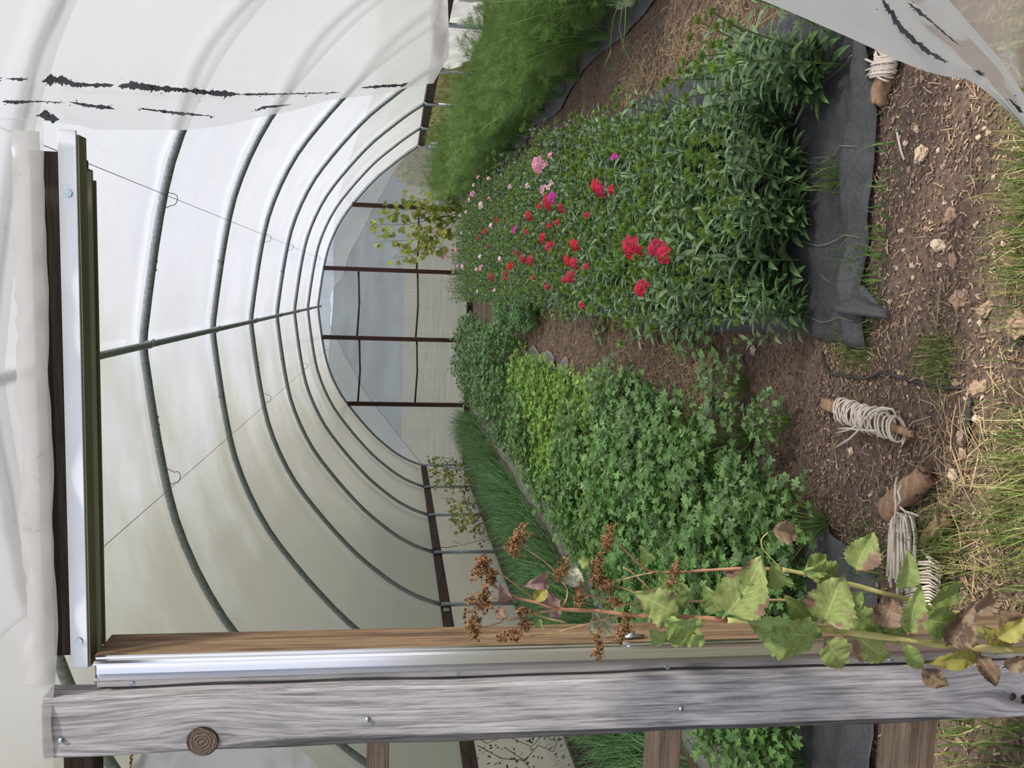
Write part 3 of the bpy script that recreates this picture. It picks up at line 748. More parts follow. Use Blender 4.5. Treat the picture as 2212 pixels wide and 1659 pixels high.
# ------------------------------------------------------------ stones, chips, straw
STONE = plain('pale_stone', (.42, .31, .21), (.66, .54, .41), .85, scale=25, bs=.5, bd=.004)
STONEB = plain('brown_stone', (.22, .14, .10), (.40, .28, .20), .85, scale=25, bs=.5, bd=.004)
def stone_mesh(seed):
    import bmesh
    bm = bmesh.new(); bmesh.ops.create_icosphere(bm, subdivisions=3, radius=1)
    for v in bm.verts:
        n = v.co.normalized(); k = 1+.6*noise.noise(n*1.3+Vector((seed*3, 0, 0)))+.35*noise.noise(n*2.8+Vector((0, seed, 0)))
        v.co = Vector((n.x*k, n.y*k*.75, n.z*k*.55))
    me = bpy.data.meshes.new('stone'); bm.to_mesh(me); bm.free(); me.materials.append(STONE if seed % 3 else STONEB); return me
SM = [stone_mesh(i) for i in range(7)]
stones = [(2117, 840, .026, 'largest pale stone, lying at the edge of the grass before the path'),
 (2078, 945, .020, 'rough pale stone lying beside the flat black stake'), (2080, 985, .016, 'second rough pale stone past the flat black stake'),
 (2062, 465, .020, 'pale rectangular stone in front of the black fabric, right of the path'), (2033, 530, .020, 'round tan stone in front of the black fabric'),
 (2068, 648, .024, 'large tan stone near the folded fabric corner, at the grass edge'), (2075, 640, .018, 'pink tan stone touching the large tan stone near the grass'),
 (2130, 672, .022, 'pale stone at the grass, next to the path front'), (2060, 560, .015, 'small tan stone right of the folded fabric corner'),
 (1985, 278, .011, 'small brown stone beside the loose white rope'), (1998, 335, .026, 'broad flat brown stone half sunk in soil by the loose rope'),
 (2060, 570, .014, 'small pale stone, one of a pair near the black fabric'), (1960, 310, .010, 'small stone just past the loose white rope'),
 (1631, 757, .020, 'brown clod on the path, beside the flower bed'), (1538, 770, .018, 'small brown clod on the path near the bean seedlings'),
 (2205, 700, .034, 'large orange brown stone at the frame edge in the grass'), (2060, 1030, .018, 'pinkish stone near the wood chunk'),
 (2048, 1010, .010, 'small white stone between the two rope bundles'), (2190, 560, .03, 'orange stone under the grass at the frame edge'),
 (1843, 975, .013, 'small tan stone behind the wound rope'), (2110, 905, .012, 'small pale stone beside the largest stone'), (2065, 830, .012, 'small stone at the end of the black hose')]
rr = R(11)
for x, y, s_, lab in stones:
    p = gnd(x, y); o = inst('stone', SM[rr.randrange(7)], None, (p.x, p.y, gz(p.x, p.y)+s_*.25), rr.uniform(0, 6), s_); tag(o, lab, 'stone', 'stones on the soil')
for i in range(150):
    x = rr.uniform(-.5, .62); y = rr.uniform(1.62, 2.32)
    if x < -.25 and rr.random() < .5: continue
    s_ = rr.uniform(.003, .009); o = inst('pebble', SM[rr.randrange(7)], None, (x, y, gz(x, y)+s_*.3), rr.uniform(0, 6), s_)
    tag(o, 'small pale pebble strewn on the soil before the beds', 'pebble', 'small pebbles strewn before the beds')
def chips(n, area, dens, size, mats, seed, name, lab, cat):
    rr = R(seed); b = MB(); c_ = 0
    while c_ < n:
        x = rr.uniform(area[0], area[1]); t = rr.random()**dens; y = area[2]+(area[3]-area[2])*t; c_ += 1
        L = rr.uniform(*size)*(1+.04*y); a = rr.uniform(0, PI); el = rr.uniform(-.3, .3)
        w_ = L*rr.uniform(.15, .45); h = w_*.35; b.k = rr.randrange(len(mats))
        rot = Matrix.Rotation(a, 3, 'Z') @ Matrix.Rotation(el, 3, 'Y') @ Matrix.Rotation(rr.uniform(-.4, .4), 3, 'X')
        b.box(on(x, y, .004), (L, w_, h), rot)
    return tag(b.build(name, mats, None, False), lab, cat, None, 'stuff')
CH = [plain('chip_dark', (.06, .04, .035), (.12, .08, .06), .9), plain('chip_brown', (.16, .105, .07), (.26, .18, .12), .9), plain('chip_tan', (.26, .19, .13), (.42, .32, .22), .9)]
chips(13000, (-.75, .9, 1.45, 2.6), 1, (.003, .013), CH+CH[:2], 1, 'wood_chips', 'wood chips and crumbs on bare soil before the beds', 'mulch')
chips(7000, (-.6, .05, 2.5, 12), 1.6, (.006, .016), CH[:2]+[CH[0]], 2, 'wood_chips', 'crumbs and chips on the middle path', 'mulch')
chips(5000, (1.15, 1.75, 2.6, 11), 1.4, (.006, .015), CH[:2]+[CH[0]], 3, 'wood_chips', 'crumbs and chips on the right hand path', 'mulch')
chips(1500, (-1.9, -.5, 1.5, 2.3), 1, (.006, .02), CH, 5, 'wood_chips', 'chips on the soil left of the doorway path', 'mulch')
chips(3500, (-2.0, -.6, 2.5, 9), 1, (.006, .015), CH[:2], 6, 'wood_chips', 'crumbs on the soil under the parsley', 'mulch')
STR = [plain('straw_pale', (.30, .22, .12), (.46, .36, .20), .7), plain('straw_brown', (.25, .17, .09), (.40, .28, .15), .7)]
def straw(n, fn, size, seed, lab):
    rr = R(seed); b = MB()
    for _ in range(n):
        x, y = fn(rr); L = rr.uniform(*size); a = rr.uniform(0, PI); w_ = rr.uniform(.0006, .0017); b.k = int(rr.random() < .5)
        d = Vector((math.cos(a), math.sin(a), rr.uniform(-.2, .35))); z = rr.uniform(.003, .018)
        p0 = on(x, y, z); bend = rv(rr, L*.15); bend.z = abs(bend.z)*.4
        b.tube([p0-d*L/2, p0+bend, p0+d*L/2], w_, 3, False)
    for i, v_ in enumerate(b.v):
        g = gz(v_.x, v_.y)+.001
        if v_.z < g: b.v[i] = Vector((v_.x, v_.y, g))
    return tag(b.build('straw', STR, None, False), lab, 'straw', None, 'stuff')
def pathx(rr):
    y = 3.5+9*rr.random()**1.5; c = -.34-.0*y
    return (max(-.75, min(.0, rr.gauss(c, .16))), y)
straw(3200, pathx, (.03, .10), 1, 'pale dry straw littering the middle path')
straw(1800, lambda r: (r.gauss(1.22, .13), 2.75+2.6*r.random()), (.03, .09), 2, 'dry straw on the right hand path near the door')
straw(750, lambda r: (r.uniform(-.8, .8), r.uniform(1.5, 2.5)), (.008, .05), 3, 'dry stalks strewn over the soil before the beds')
straw(220, lambda r: (r.gauss(-.45, .14), r.uniform(1.5, 2.05)), (.05, .16), 4, 'long dry grass stalks near the rope bundles')

# ------------------------------------------------------------ grass
GR = [leafmat('grass_green', (.07, .14, .03), (.17, .27, .06), .5, .35, 30), leafmat('grass_pale', (.30, .30, .11), (.46, .42, .20), .6, .35, 30)]
def grass(n, fn, L, seed, lab, pale=.45, lean=.5, wid=.0022):
    rr = R(seed); b = MB()
    for _ in range(n):
        x, y = fn(rr); p = on(x, y); a = rr.uniform(0, 2*PI); l_ = rr.uniform(*L); b.k = int(rr.random() < pale)
        d = Vector((math.cos(a)*rr.uniform(.1, lean), math.sin(a)*rr.uniform(.1, lean), 1)).normalized()
        b.leaf(p, d, -Vector((math.cos(a), math.sin(a), 0))*-1, l_, wid*rr.uniform(1, 2.4), rr.uniform(.5, 2.4), .3, 5, lambda t: 1-.85*t)
    return tag(b.build('grass_patch', GR), lab, 'grass', None, 'stuff')
def blob(px_, py_, sx, sy):
    c = gnd(px_, py_); return lambda r: (r.gauss(c.x, sx), r.gauss(c.y, sy))
grass(1500, lambda r: (r.gauss(.22, .14), r.uniform(1.35, 1.75)), (.05, .17), 1, 'green and yellow grass in the foreground below the flower bed', .5, 1.3)
grass(800, lambda r: (r.gauss(.62, .12), r.uniform(1.38, 1.75)), (.05, .15), 2, 'grass in the right foreground behind the plastic flap', .4, .9)
grass(1100, lambda r: (r.gauss(-.42, .12), r.uniform(1.35, 1.72)), (.05, .18), 3, 'grass in the foreground beside the leafy dried weed', .5, 1.3)
grass(900, blob(1850, 745, .045, .06), (.015, .05), 4, 'short grass tuft at the path edge by the fabric corner', .35, 1.2, .0014)
grass(700, blob(2030, 775, .045, .045), (.015, .05), 5, 'short grass tuft beyond the black hose', .4, 1.2, .0014)
grass(350, blob(2060, 1180, .06, .05), (.03, .11), 6, 'grass around the small stick', .3, .9)
grass(160, blob(1890, 1200, .05, .05), (.03, .10), 7, 'grass growing beside the parsley bed fabric', .15, .8)
grass(60, lambda r: (r.gauss(.40, .03), r.gauss(2.52, .03)), (.06, .14), 8, 'grass weed tuft growing through the black fabric', .05, .9, .003)
grass(70, lambda r: (r.uniform(-.05, .5), 2.27+r.gauss(0, .02)), (.04, .10), 9, 'grass blades along the front edge of the black fabric', .05, 1.3, .003)
grass(40, lambda r: (r.gauss(.12, .05), r.gauss(2.38, .05)), (.06, .13), 10, 'grass poking through a hole in the black fabric', .05, .9, .003)
grass(500, lambda r: (r.uniform(-1.3, -.7), r.uniform(1.45, 1.8)), (.05, .2), 12, 'grass left of the grey post near the ground', .3, .8)

# black hose, flat stake, loose rope
GBL = plain('black_plastic_hose', (.015, .015, .015), (.05, .045, .04), .55)
tag(MB().tube([gnd(x, y, z) for x, y, z in [(1776, 760, .0), (1779, 785, .006), (1795, 806, .009), (1840, 815, .01), (1872, 818, .01), (1900, 806, .012), (1925, 808, .012), (1960, 820, .01), (2000, 830, .009), (2040, 838, .008), (2085, 838, .0)]], .0045, 7).build('drip_hose', GBL), 'thin black hose winding over the soil past the short grass', 'hose')
a, b_ = gnd(2097, 858, .01), gnd(2085, 965, .006)
tag(MB().tube([a, a.lerp(b_, .15), a.lerp(b_, .9), b_], [.002, .008, .009, .004], 5).build('plant_label_stake', GBL), 'flat dark plastic stake lying near the largest pale stone', 'stake')
ROPE = M('white_cord'); v_ = ROPE.coord(); wv_ = ROPE.n('TexWave', bands_direction='DIAGONAL'); ROPE.l(v_, wv_.inputs['Vector']); wv_.inputs['Scale'].default_value = 260; wv_.inputs['Distortion'].default_value = 2
ROPE = ROPE.done(ROPE.bsdf(ROPE.ramp(wv_.outputs['Fac'], [(.2, (.40, .35, .28)), (.7, (.68, .61, .52))]), .85, bump=wv_.outputs['Fac'], bs=.5, bd=.001))
tag(MB().tube([gnd(x, y, .008) for x, y in [(1936, 280), (1941, 300), (1946, 325), (1953, 345)]], .0032, 7).build('rope_piece', ROPE), 'short straight end of white rope lying alone on the soil', 'rope')

# wooden stakes and their ropes
def chunk(name, p0, p1, w0, w1, seed, lab, mat, cat='wood'):
    """split, weathered piece of timber between two points"""
    b = MB(); d = p1-p0; L = d.length; d.normalize(); s1 = d.cross(Vector((0, 0, 1))).normalized(); s2 = s1.cross(d); N, K = 16, 14
    for i in range(N+1):
        t = i/N; wd = w0+(w1-w0)*t
        for k in range(K):
            a = 2*PI*k/K; sq = 1/max(abs(math.cos(a)), abs(math.sin(a)))**.7
            r_ = wd*sq*(1+.28*noise.noise(Vector((math.cos(a)*2+seed, math.sin(a)*2, t*4)))+.12*noise.noise(Vector((math.cos(a)*7, math.sin(a)*7, t*1.5+seed))))
            e = .012*noise.noise(Vector((math.cos(a)*3, math.sin(a)*3, seed))) if i in (0, N) else 0
            b.v.append(p0+d*(L*t+e)+s1*math.cos(a)*r_+s2*math.sin(a)*r_*.8)
    for i in range(N):
        for k in range(K): b.face(i*K+k, i*K+(k+1) % K, (i+1)*K+(k+1) % K, (i+1)*K+k)
    b.face(*range(K)[::-1]); b.face(*[N*K+k for k in range(K)])
    return tag(b.build(name, mat), lab, cat)
ROT = woodmat('rotten_wood', 0, (.09, .05, .03), (.22, .13, .08), (.40, .27, .17), 1.3, bs=1)
p0, p1 = gnd(1782, 872, .02), gnd(1972, 938, .035)
chunk('wooden_stake', p0, p1, .020, .010, 1, 'weathered wooden stake lying on the soil, wound with white rope', ROT, 'stake')
def winding(p0, p1, t0, t1, turns, rad, seed, slant=.3):
    rr = R(seed); d = (p1-p0); L = d.length; d.normalize(); s1 = d.cross(Vector((0, 0, 1))).normalized(); s2 = s1.cross(d); pts = []
    n = turns*14
    for i in range(n+1):
        t = i/n; k = int(i/14); ph = 2*PI*i/14
        r1 = rad*(1+.25*noise.noise(Vector((k*.7, seed, 0)))+.10*noise.noise(Vector((i*.2, seed, 5))))
        s_ = t0+(t1-t0)*(t+.02*math.sin(k*2.3))
        p = p0+d*(L*s_)+s1*math.cos(ph)*r1*1.15+s2*math.sin(ph)*r1*.72+d*math.cos(ph)*r1*slant+Vector((0, 0, .006))
        p.z = max(p.z, gz(p.x, p.y)+.003); pts.append(p)
    return pts
rb = MB(); rb.tube(winding(p0, p1, .22, .62, 12, .030, 1, .35), .0031, 6); rb.tube(winding(p0, p1, .45, .90, 11, .029, 2, .5), .0031, 6); rb.tube(winding(p0, p1, .25, .7, 7, .034, 3, -.4), .0031, 6)
def zt(P, zs): return [gnd(x, y, z) for (x, y), z in zip(P, zs)]
rb.tube(zt([(1938, 900), (1928, 884), (1905, 880), (1885, 888), (1868, 905), (1856, 928), (1835, 948), (1808, 965)], [.05, .065, .07, .075, .07, .05, .02, .012]), .0032, 6)
rb.tube(zt([(1900, 930), (1880, 930), (1850, 928), (1830, 925), (1812, 926)], [.05, .055, .045, .03, .02]), .0032, 6)
rb.tube(zt([(1812, 934), (1835, 928), (1850, 920)], [.02, .03, .05]), .003, 6)
tag(rb.build('rope_coil', ROPE), 'white rope wound many times around the stake lying in the path', 'rope')
c0, c1 = gnd(1918, 1105, .03), gnd(2000, 1030, .03)
chunk('wood_chunk', c0, c1, .034, .030, 4, 'thick splintered wood chunk with a rope knot around its end', ROT)
c2, c3 = gnd(1962, 1200, .015), gnd(2045, 1120, .03)
chunk('wood_stick', c2, c3, .010, .020, 7, 'small broken stick standing in the grass beside the rope skein', ROT)
sk = MB(); rr = R(9)
sk.tube(zt([(1938, 1030), (1934, 1050), (1934, 1075), (1940, 1092), (1945, 1080), (1940, 1062), (1948, 1048)], [.03, .05, .07, .075, .085, .075, .06]), .0033, 6)
sk.tube(zt([(1934, 1075), (1936, 1090), (1934, 1110), (1932, 1135), (1925, 1165), (1924, 1200)], [.07, .08, .07, .05, .045, .04]), .0033, 6)
sk.tube(zt([(1944, 1095), (1955, 1105), (1968, 1108), (1985, 1115)], [.08, .07, .06, .05]), .0033, 6)
for i in range(26):
    u = rr.uniform(-1, 1); xa = 1950+u*20; top = rr.uniform(1106, 1122); bot = rr.uniform(1250, 1290); wd = rr.uniform(6, 16)
    P = [(xa-wd, bot-20), (xa-wd*.9, 1210+u*9), (xa-wd*.8, 1160), (xa-wd*.5, top+10), (xa, top), (xa+wd*.7, top+12), (xa+wd+rr.uniform(-3, 5), 1160), (xa+wd*1.1, 1215+rr.uniform(-8, 8)), (xa+wd*.4+rr.uniform(-8, 14), bot)]
    z0 = rr.uniform(.02, .055); sk.tube(zt(P, [z0+.012*math.sin(j*1.3+i) for j in range(9)]), .0030, 6)
for i in range(15):
    y0 = 1215+i*6.5; P = [(1968-i*1.2, y0+8), (1985, y0+rr.uniform(-3, 3)), (2008, y0-2), (2025+rr.uniform(-6, 8), y0+10), (2030, y0+22), (2010, y0+24)]
    sk.tube(zt(P, [.03, .055, .06, .05, .03, .015]), .0030, 6)
sk.tube(zt([(2002, 1202), (2012, 1214), (2022, 1222), (2032, 1230)], [.05, .05, .045, .03]), .0031, 6); sk.tube(zt([(1990, 1190), (2010, 1205), (2040, 1225)], [.03, .04, .03]), .0031, 6)
tag(sk.build('rope_skein', ROPE), 'loose tangled skein of white rope tied to the wood chunk', 'rope')
s0, s1_ = gnd(1898, 222, .02), gnd(1925, 95, .035)
chunk('wooden_stake', s0, s1_, .028, .026, 12, 'broad brown wooden stake lying at the right end of the fabric, rope on it', ROT, 'stake')
rb = MB(); rb.tube(winding(s0, s1_, .45, .80, 10, .038, 5, .35), .0034, 6); rb.tube(winding(s0, s1_, .5, .95, 8, .036, 6, -.35), .0034, 6)
for P in ([(1905, 140), (1885, 135), (1870, 128), (1862, 138)], [(1900, 130), (1882, 148), (1870, 152)], [(1903, 145), (1885, 150), (1872, 165)]):
    rb.tube(zt(P, [.05, .05, .035, .02]), .0034, 6)
tag(rb.build('rope_coil', ROPE), 'white rope wound on the stake beside the plastic flap', 'rope')

# ============================================================ plants
SW_LEAF = leafmat('sweet_william_leaf', (.055, .115, .035), (.17, .27, .105), .34, .25, 14, spec=.6)
SW_STEM = leafmat('sweet_william_stem', (.07, .13, .04), (.12, .18, .06), .5, .1)
SW_HEAD = leafmat('sweet_william_bud_head', (.11, .20, .028), (.25, .36, .07), .6, .3, 60)
CRIM = leafmat('crimson_petal', (.34, .001, .016), (.60, .004, .05), .6, .3, 60, vary=.1)
PINK = leafmat('pink_petal', (.70, .12, .28), (.88, .50, .62), .6, .3, 120, vary=.1)
PALE = leafmat('pale_pink_petal', (.80, .35, .50), (.90, .80, .82), .6, .3, 120, vary=.1)
MAG = leafmat('magenta_petal', (.48, .01, .28), (.70, .03, .42), .6, .3, 60, vary=.1)
def stem_pts(rr, base, top, n=6, bow=.03):
    s_ = rv(rr, bow); s_.z = 0
    return [base.lerp(top, i/n)+s_*math.sin(PI*i/n) for i in range(n+1)]
def sw_stem(ms, ml, rr, base, top, rad=.0026, leaves=9, L=.098, far=False):
    P = stem_pts(rr, base, top, 6); ms.tube(P, rad, 5 if not far else 3, False); a0 = rr.uniform(0, 6)
    for k in range(leaves):
        t = .12+.83*k/leaves; i = int(t*6); p = P[i].lerp(P[min(i+1, 6)], t*6-i); a = a0+k*1.65
        l_ = L*(1.15-.55*t)*rr.uniform(.8, 1.2)
        for s_ in (0, PI):
            d = Vector((math.cos(a+s_), math.sin(a+s_), rr.uniform(.25, .9))); ml.leaf(p, d, Vector((0, 0, 1)), l_, l_*.27, rr.uniform(.4, 1.2), .3, 6 if not far else 3, lambda t: math.sin(PI*min(1, (.08+.92*t)**.85)))
    return P[-1], (P[-1]-P[-2]).normalized()
def bud_head(mb, rr, c, d, r_=.019, n=70):
    for _ in range(n):
        q = rv(rr).normalized()
        if q.dot(d) < -.45: continue
        mb.leaf(c+q*r_*.25, (q+d*.35).normalized(), rv(rr), r_*rr.uniform(.7, .95), .0034 if n > 100 else .006, .2, .3, 2, lambda t: 1-.8*t)
def bloom(mb, rr, c, d, r_=.03, n=26):
    """flat-topped cluster of five-petalled florets"""
    side = d.orthogonal().normalized(); s2 = d.cross(side)
    for k in range(n):
        rad = r_*math.sqrt((k+.5)/n); a = k*2.4; p = c+side*math.cos(a)*rad+s2*math.sin(a)*rad+d*(.35*r_-(rad*rad)/r_*.5)
        nn = (d+(side*math.cos(a)+s2*math.sin(a))*rad/r_*.9+rv(rr, .2)).normalized(); o1 = nn.orthogonal().normalized(); o2 = nn.cross(o1); fr = rr.uniform(.0085, .0105)
        for j in range(5):
            aa = 2*PI*j/5+k; dr = o1*math.cos(aa)+o2*math.sin(aa); pr = dr.cross(nn); b = len(mb.v)
            mb.v += [p-nn*.001, p+dr*fr*.55-pr*fr*.38, p+dr*fr*1.0-pr*fr*.42+nn*.0012, p+dr*fr*1.08+nn*.0004, p+dr*fr*1.0+pr*fr*.42+nn*.0012, p+dr*fr*.55+pr*fr*.38]
            mb.face(b, b+1, b+2, b+3, b+4, b+5)
def sw_proto(seed, far=False):
    """list of stems: each (stem mesh, leaf mesh, head mesh) in plant space"""
    rr = R(seed); out = []; n = rr.randint(8, 10)
    for k in range(n):
        ms, ml, mh = MB(), MB(), MB(); a = 2*PI*k/n+rr.uniform(-.3, .3); r0_ = rr.uniform(.01, .06); lean = rr.uniform(.04, .15)
        H = rr.uniform(.34, .50)
        base = Vector((math.cos(a)*r0_, math.sin(a)*r0_, -.01)); top = Vector((math.cos(a)*(r0_+lean), math.sin(a)*(r0_+lean), H))
        p, d = sw_stem(ms, ml, rr, base, top, leaves=7 if far else 9, far=far)
        bud_head(mh, rr, p+d*.008, d, rr.uniform(.020, .028), 34 if far else 150); out.append((ms, ml, mh))
    return out
def join(mbs):
    b = MB()
    for s_ in mbs:
        k = len(b.v); b.v += s_.v; b.f += [tuple(i+k for i in f) for f in s_.f]; b.mi += s_.mi
    return b
NEAR = []
for s_ in range(4):
    NEAR.append([(a.mesh('flower_stem', SW_STEM), b_.mesh('foliage', SW_LEAF), c_.mesh('seed_head', SW_HEAD)) for a, b_, c_ in sw_proto(100+s_)])
FARP = []
for s_ in range(5):
    L_ = sw_proto(200+s_, True)
    for _, _, c_ in L_: c_.mi = [1]*len(c_.mi)
    FARP.append((join([a for a, _, _ in L_]).mesh('stems', SW_STEM), join([b_ for _, b_, _ in L_]+[c_ for _, _, c_ in L_]).mesh('foliage', [SW_LEAF, SW_HEAD])))
def sw_plant(x, y, rr, near, lab, grp, sc=1.0, rz=None):
    o = empty('sweet_william', (x, y, gz(x, y)+.012), rr.uniform(0, 6.3), lab, 'flower plant', grp); o.scale = (sc,)*3
    if near:
        for a, b_, c_ in rr.choice(NEAR):
            st_ = inst('flower_stem', a, o); inst('foliage', b_, st_); inst('seed_head', c_, st_)
    else:
        a, b_ = rr.choice(FARP); inst('stem', a, o); inst('foliage', b_, o)
    return o
rr = R(42); y = 2.72; row = 0
while y < 14.9:
    n = 5; xa = -.03; xb = .56+.19*min(1.3, y-2.7)+.145*max(0, min(2.1, y-4.0))+.03*max(0, y-6.1)
    for i in range(n):
        x = xa+(xb-xa)*(i+.5*(row % 2)*.8)/(n-.6)+rr.uniform(-.05, .05)
        if y < 2.85 and i == 1: continue
        sc = rr.uniform(.82, 1.05)*(1.0 if y > 3.0 else .85)
        near = y < 5.5
        sw_plant(x, y+rr.uniform(-.06, .06), rr, near, 'leafy sweet william without open flowers in the ' + ('front' if near else 'middle' if y < 8.5 else 'far') + ' part of the flower bed',
                 'unopened sweet williams in the ' + ('front' if near else 'middle' if y < 8.5 else 'far') + ' of the bed', sc)
    y += .235 if y < 8 else .32; row += 1
rr = R(19)
for (x_, y_, lab) in ((.78, 2.62, 'tall unopened sweet william nearest the plastic flap, right front corner'), (.72, 2.88, 'tall unopened sweet william behind the corner one, leaning right'), (.86, 2.95, 'outermost tall unopened sweet william beside the straw covered path')):
    sw_plant(x_, y_, rr, True, lab, None, .95)
# low leafy rosettes at the front right
def rosette(seed, n=26, L=.13, W=.028):
    r2 = R(seed); b = MB()
    for k in range(n):
        a = k*2.4; el = .25+1.1*(k/n); b.leaf(Vector((0, 0, .02+.05*k/n)), Vector((math.cos(a), math.sin(a), el)), Vector((0, 0, 1)), L*r2.uniform(.7, 1.1)*(1.1-.4*k/n), W*r2.uniform(.8, 1.2), r2.uniform(.3, .9), .3, 6)
    return b.mesh('foliage', SW_LEAF)
RZ = [rosette(1), rosette(2)]
for (x_, y_, lab) in ((1630, 185, 'unflowered leafy rosette growing on the black fabric near the rope stake'), (1600, 260, 'second leafy rosette beside the first, nearer the flower stems'), (1700, 490, 'low leafy rosette at the front edge of the flower bed'), (1660, 330, 'leafy rosette in the front row, above the black fabric'), (1690, 620, 'leafy rosette at the front left corner of the flower bed'), (1760, 190, 'small broad-leaved rosette nearest the plastic flap')):
    p = gnd(x_+40, y_, .0); o = empty('sweet_william', (p.x, p.y, gz(p.x, p.y)+.02), 1.1*x_, lab, 'flower plant')
    inst('foliage', RZ[x_ % 2], o); inst('foliage', RZ[(x_+1) % 2], o, (0, 0, .07), 1.0, .75)
# flowering plants: one tall stem with an open cluster on top
def bloom_mesh(seed, r_, n, mat):
    b = MB(); bloom(b, R(seed), Vector((0, 0, 0)), Vector((0, 0, 1)), r_, n); return b.mesh('flower_head', mat)
BM = {(c_, s_): bloom_mesh(len(c_)*7+len(s_), r_, n, m_) for c_, m_ in (('crimson', CRIM), ('pink', PINK), ('pale pink', PALE), ('magenta', MAG)) for s_, r_, n in (('large', .050, 36), ('medium', .032, 15), ('small', .018, 6))}
def one_stem(seed, H):
    a, b_ = MB(), MB(); r2 = R(seed); sw_stem(a, b_, r2, Vector((0, 0, -.01)), Vector((0, 0, H)), leaves=11); return a.mesh('flower_stem', SW_STEM), b_.mesh('foliage', SW_LEAF)
OS = [one_stem(300+i, .5) for i in range(4)]
FL = [(1370, 538, 'crimson', 'large', 'largest crimson sweet william cluster, in the front left of the bed'), (1293, 402, 'crimson', 'medium', 'bright crimson sweet william standing alone right of centre in the bed'), (1301, 412, 'crimson', 'medium', 'crimson cluster touching the lone bright one right of centre'),
 (1420, 532, 'crimson', 'medium', 'crimson sweet william just nearer than the largest cluster'), (1440, 549, 'crimson', 'medium', 'nearest crimson sweet william, in front of the largest cluster'), (1390, 620, 'crimson', 'medium', 'crimson sweet william near the left edge in the front of the bed'),
 (1185, 438, 'crimson', 'large', 'large crimson sweet william in the middle of the bed, magenta one beside it'), (1145, 467, 'crimson', 'medium', None), (1216, 450, 'crimson', 'medium', None), (1195, 425, 'magenta', 'medium', 'magenta sweet william beside the large crimson one in mid bed'),
 (1114, 495, 'magenta', 'medium', 'magenta sweet william on the far side of the mid bed'), (1332, 339, 'magenta', 'small', 'lone magenta bloom near the right edge of the bed'), (965, 622, 'magenta', 'small', 'magenta bloom at the far left corner of the bed'),
 (1190, 488, 'crimson', 'small', None), (1207, 480, 'crimson', 'small', None), (1175, 515, 'crimson', 'medium', None), (1190, 530, 'crimson', 'medium', None), (1245, 530, 'crimson', 'medium', None), (1272, 465, 'crimson', 'small', None),
 (1148, 563, 'crimson', 'medium', None), (1132, 560, 'crimson', 'medium', None), (1104, 574, 'crimson', 'medium', None), (1230, 565, 'crimson', 'medium', None), (1244, 570, 'crimson', 'medium', None), (1235, 597, 'crimson', 'medium', None), (1270, 576, 'crimson', 'small', None), (1186, 620, 'crimson', 'small', None),
 (1064, 600, 'crimson', 'medium', None), (1094, 602, 'crimson', 'small', None), (1222, 605, 'crimson', 'small', None), (1095, 590, 'crimson', 'small', None), (1262, 660, 'crimson', 'small', None),
 (968, 541, 'crimson', 'medium', None), (958, 555, 'crimson', 'medium', None), (1045, 503, 'crimson', 'small', None), (1053, 497, 'crimson', 'small', None), (1035, 515, 'crimson', 'small', None), (1075, 475, 'crimson', 'small', None), (1055, 533, 'crimson', 'small', None), (1168, 445, 'crimson', 'small', None), (1325, 410, 'crimson', 'small', None),
 (1165, 356, 'pink', 'large', 'largest pink sweet william cluster, at the right side of the bed'), (1182, 356, 'pink', 'small', None), (1192, 336, 'pink', 'small', None), (1177, 408, 'pink', 'medium', 'pink and white sweet william between the large pink and large crimson ones'),
 (1035, 382, 'pink', 'small', None), (1057, 385, 'pale pink', 'small', None), (1022, 418, 'pink', 'medium', None), (1015, 432, 'pale pink', 'small', None), (1040, 443, 'pale pink', 'medium', None), (1104, 403, 'pale pink', 'small', None), (1142, 402, 'pale pink', 'small', 'white looking bloom on the right slope of the mid bed'), (1194, 396, 'pale pink', 'small', None), (1188, 405, 'pale pink', 'small', None),
 (986, 541, 'pink', 'medium', None), (998, 503, 'pale pink', 'small', None), (1062, 488, 'pale pink', 'small', None), (1038, 555, 'pale pink', 'small', None), (1040, 578, 'pink', 'medium', None), (1000, 577, 'pale pink', 'medium', None), (980, 588, 'pale pink', 'small', None), (1030, 583, 'pale pink', 'small', None), (1070, 627, 'pale pink', 'small', None), (1034, 630, 'pale pink', 'small', None), (990, 575, 'pink', 'small', None), (1058, 428, 'pink', 'small', None), (1008, 458, 'pale pink', 'small', None), (995, 466, 'pale pink', 'small', None), (1025, 400, 'pale pink', 'small', None), (1118, 545, 'crimson', 'small', None), (1082, 560, 'pale pink', 'small', None), (1155, 600, 'crimson', 'small', None), (1140, 500, 'crimson', 'small', None)]
rr = R(77)
for i, (x, y, c_, s_, lab) in enumerate(FL):
    p = gnd(x, y, .50)
    if p.y > 14.8: p = at(x, y, 14.6)
    H = p.z-gz(p.x, p.y)-.005; o = empty('sweet_william', (p.x, p.y, gz(p.x, p.y)+.005), 0, lab or '%s %s sweet william bloom in the %s of the flower bed' % (s_, c_, 'middle' if p.y < 8.5 else 'far part'), 'flower plant', None if lab else '%s %s blooms in the %s of the bed' % (s_, c_, 'middle' if p.y < 8.5 else 'far part'))
    st_ = inst('flower_stem', OS[i % 4][0], o, (0, 0, 0), i*1.3, 1); st_.scale = (1, 1, H/.5); lf = inst('foliage', OS[i % 4][1], st_)
    hd_ = inst('flower_head', BM[(c_, s_)], o, (0, 0, H+.012)); hd_.rotation_euler = (rr.uniform(.3, .7), rr.uniform(-.3, .3), rr.uniform(-1, 1)); k = 1+.045*max(0, p.y-4); hd_.scale = (min(1.25, k),)*3
    hd_['label'] = c_+' flower cluster'

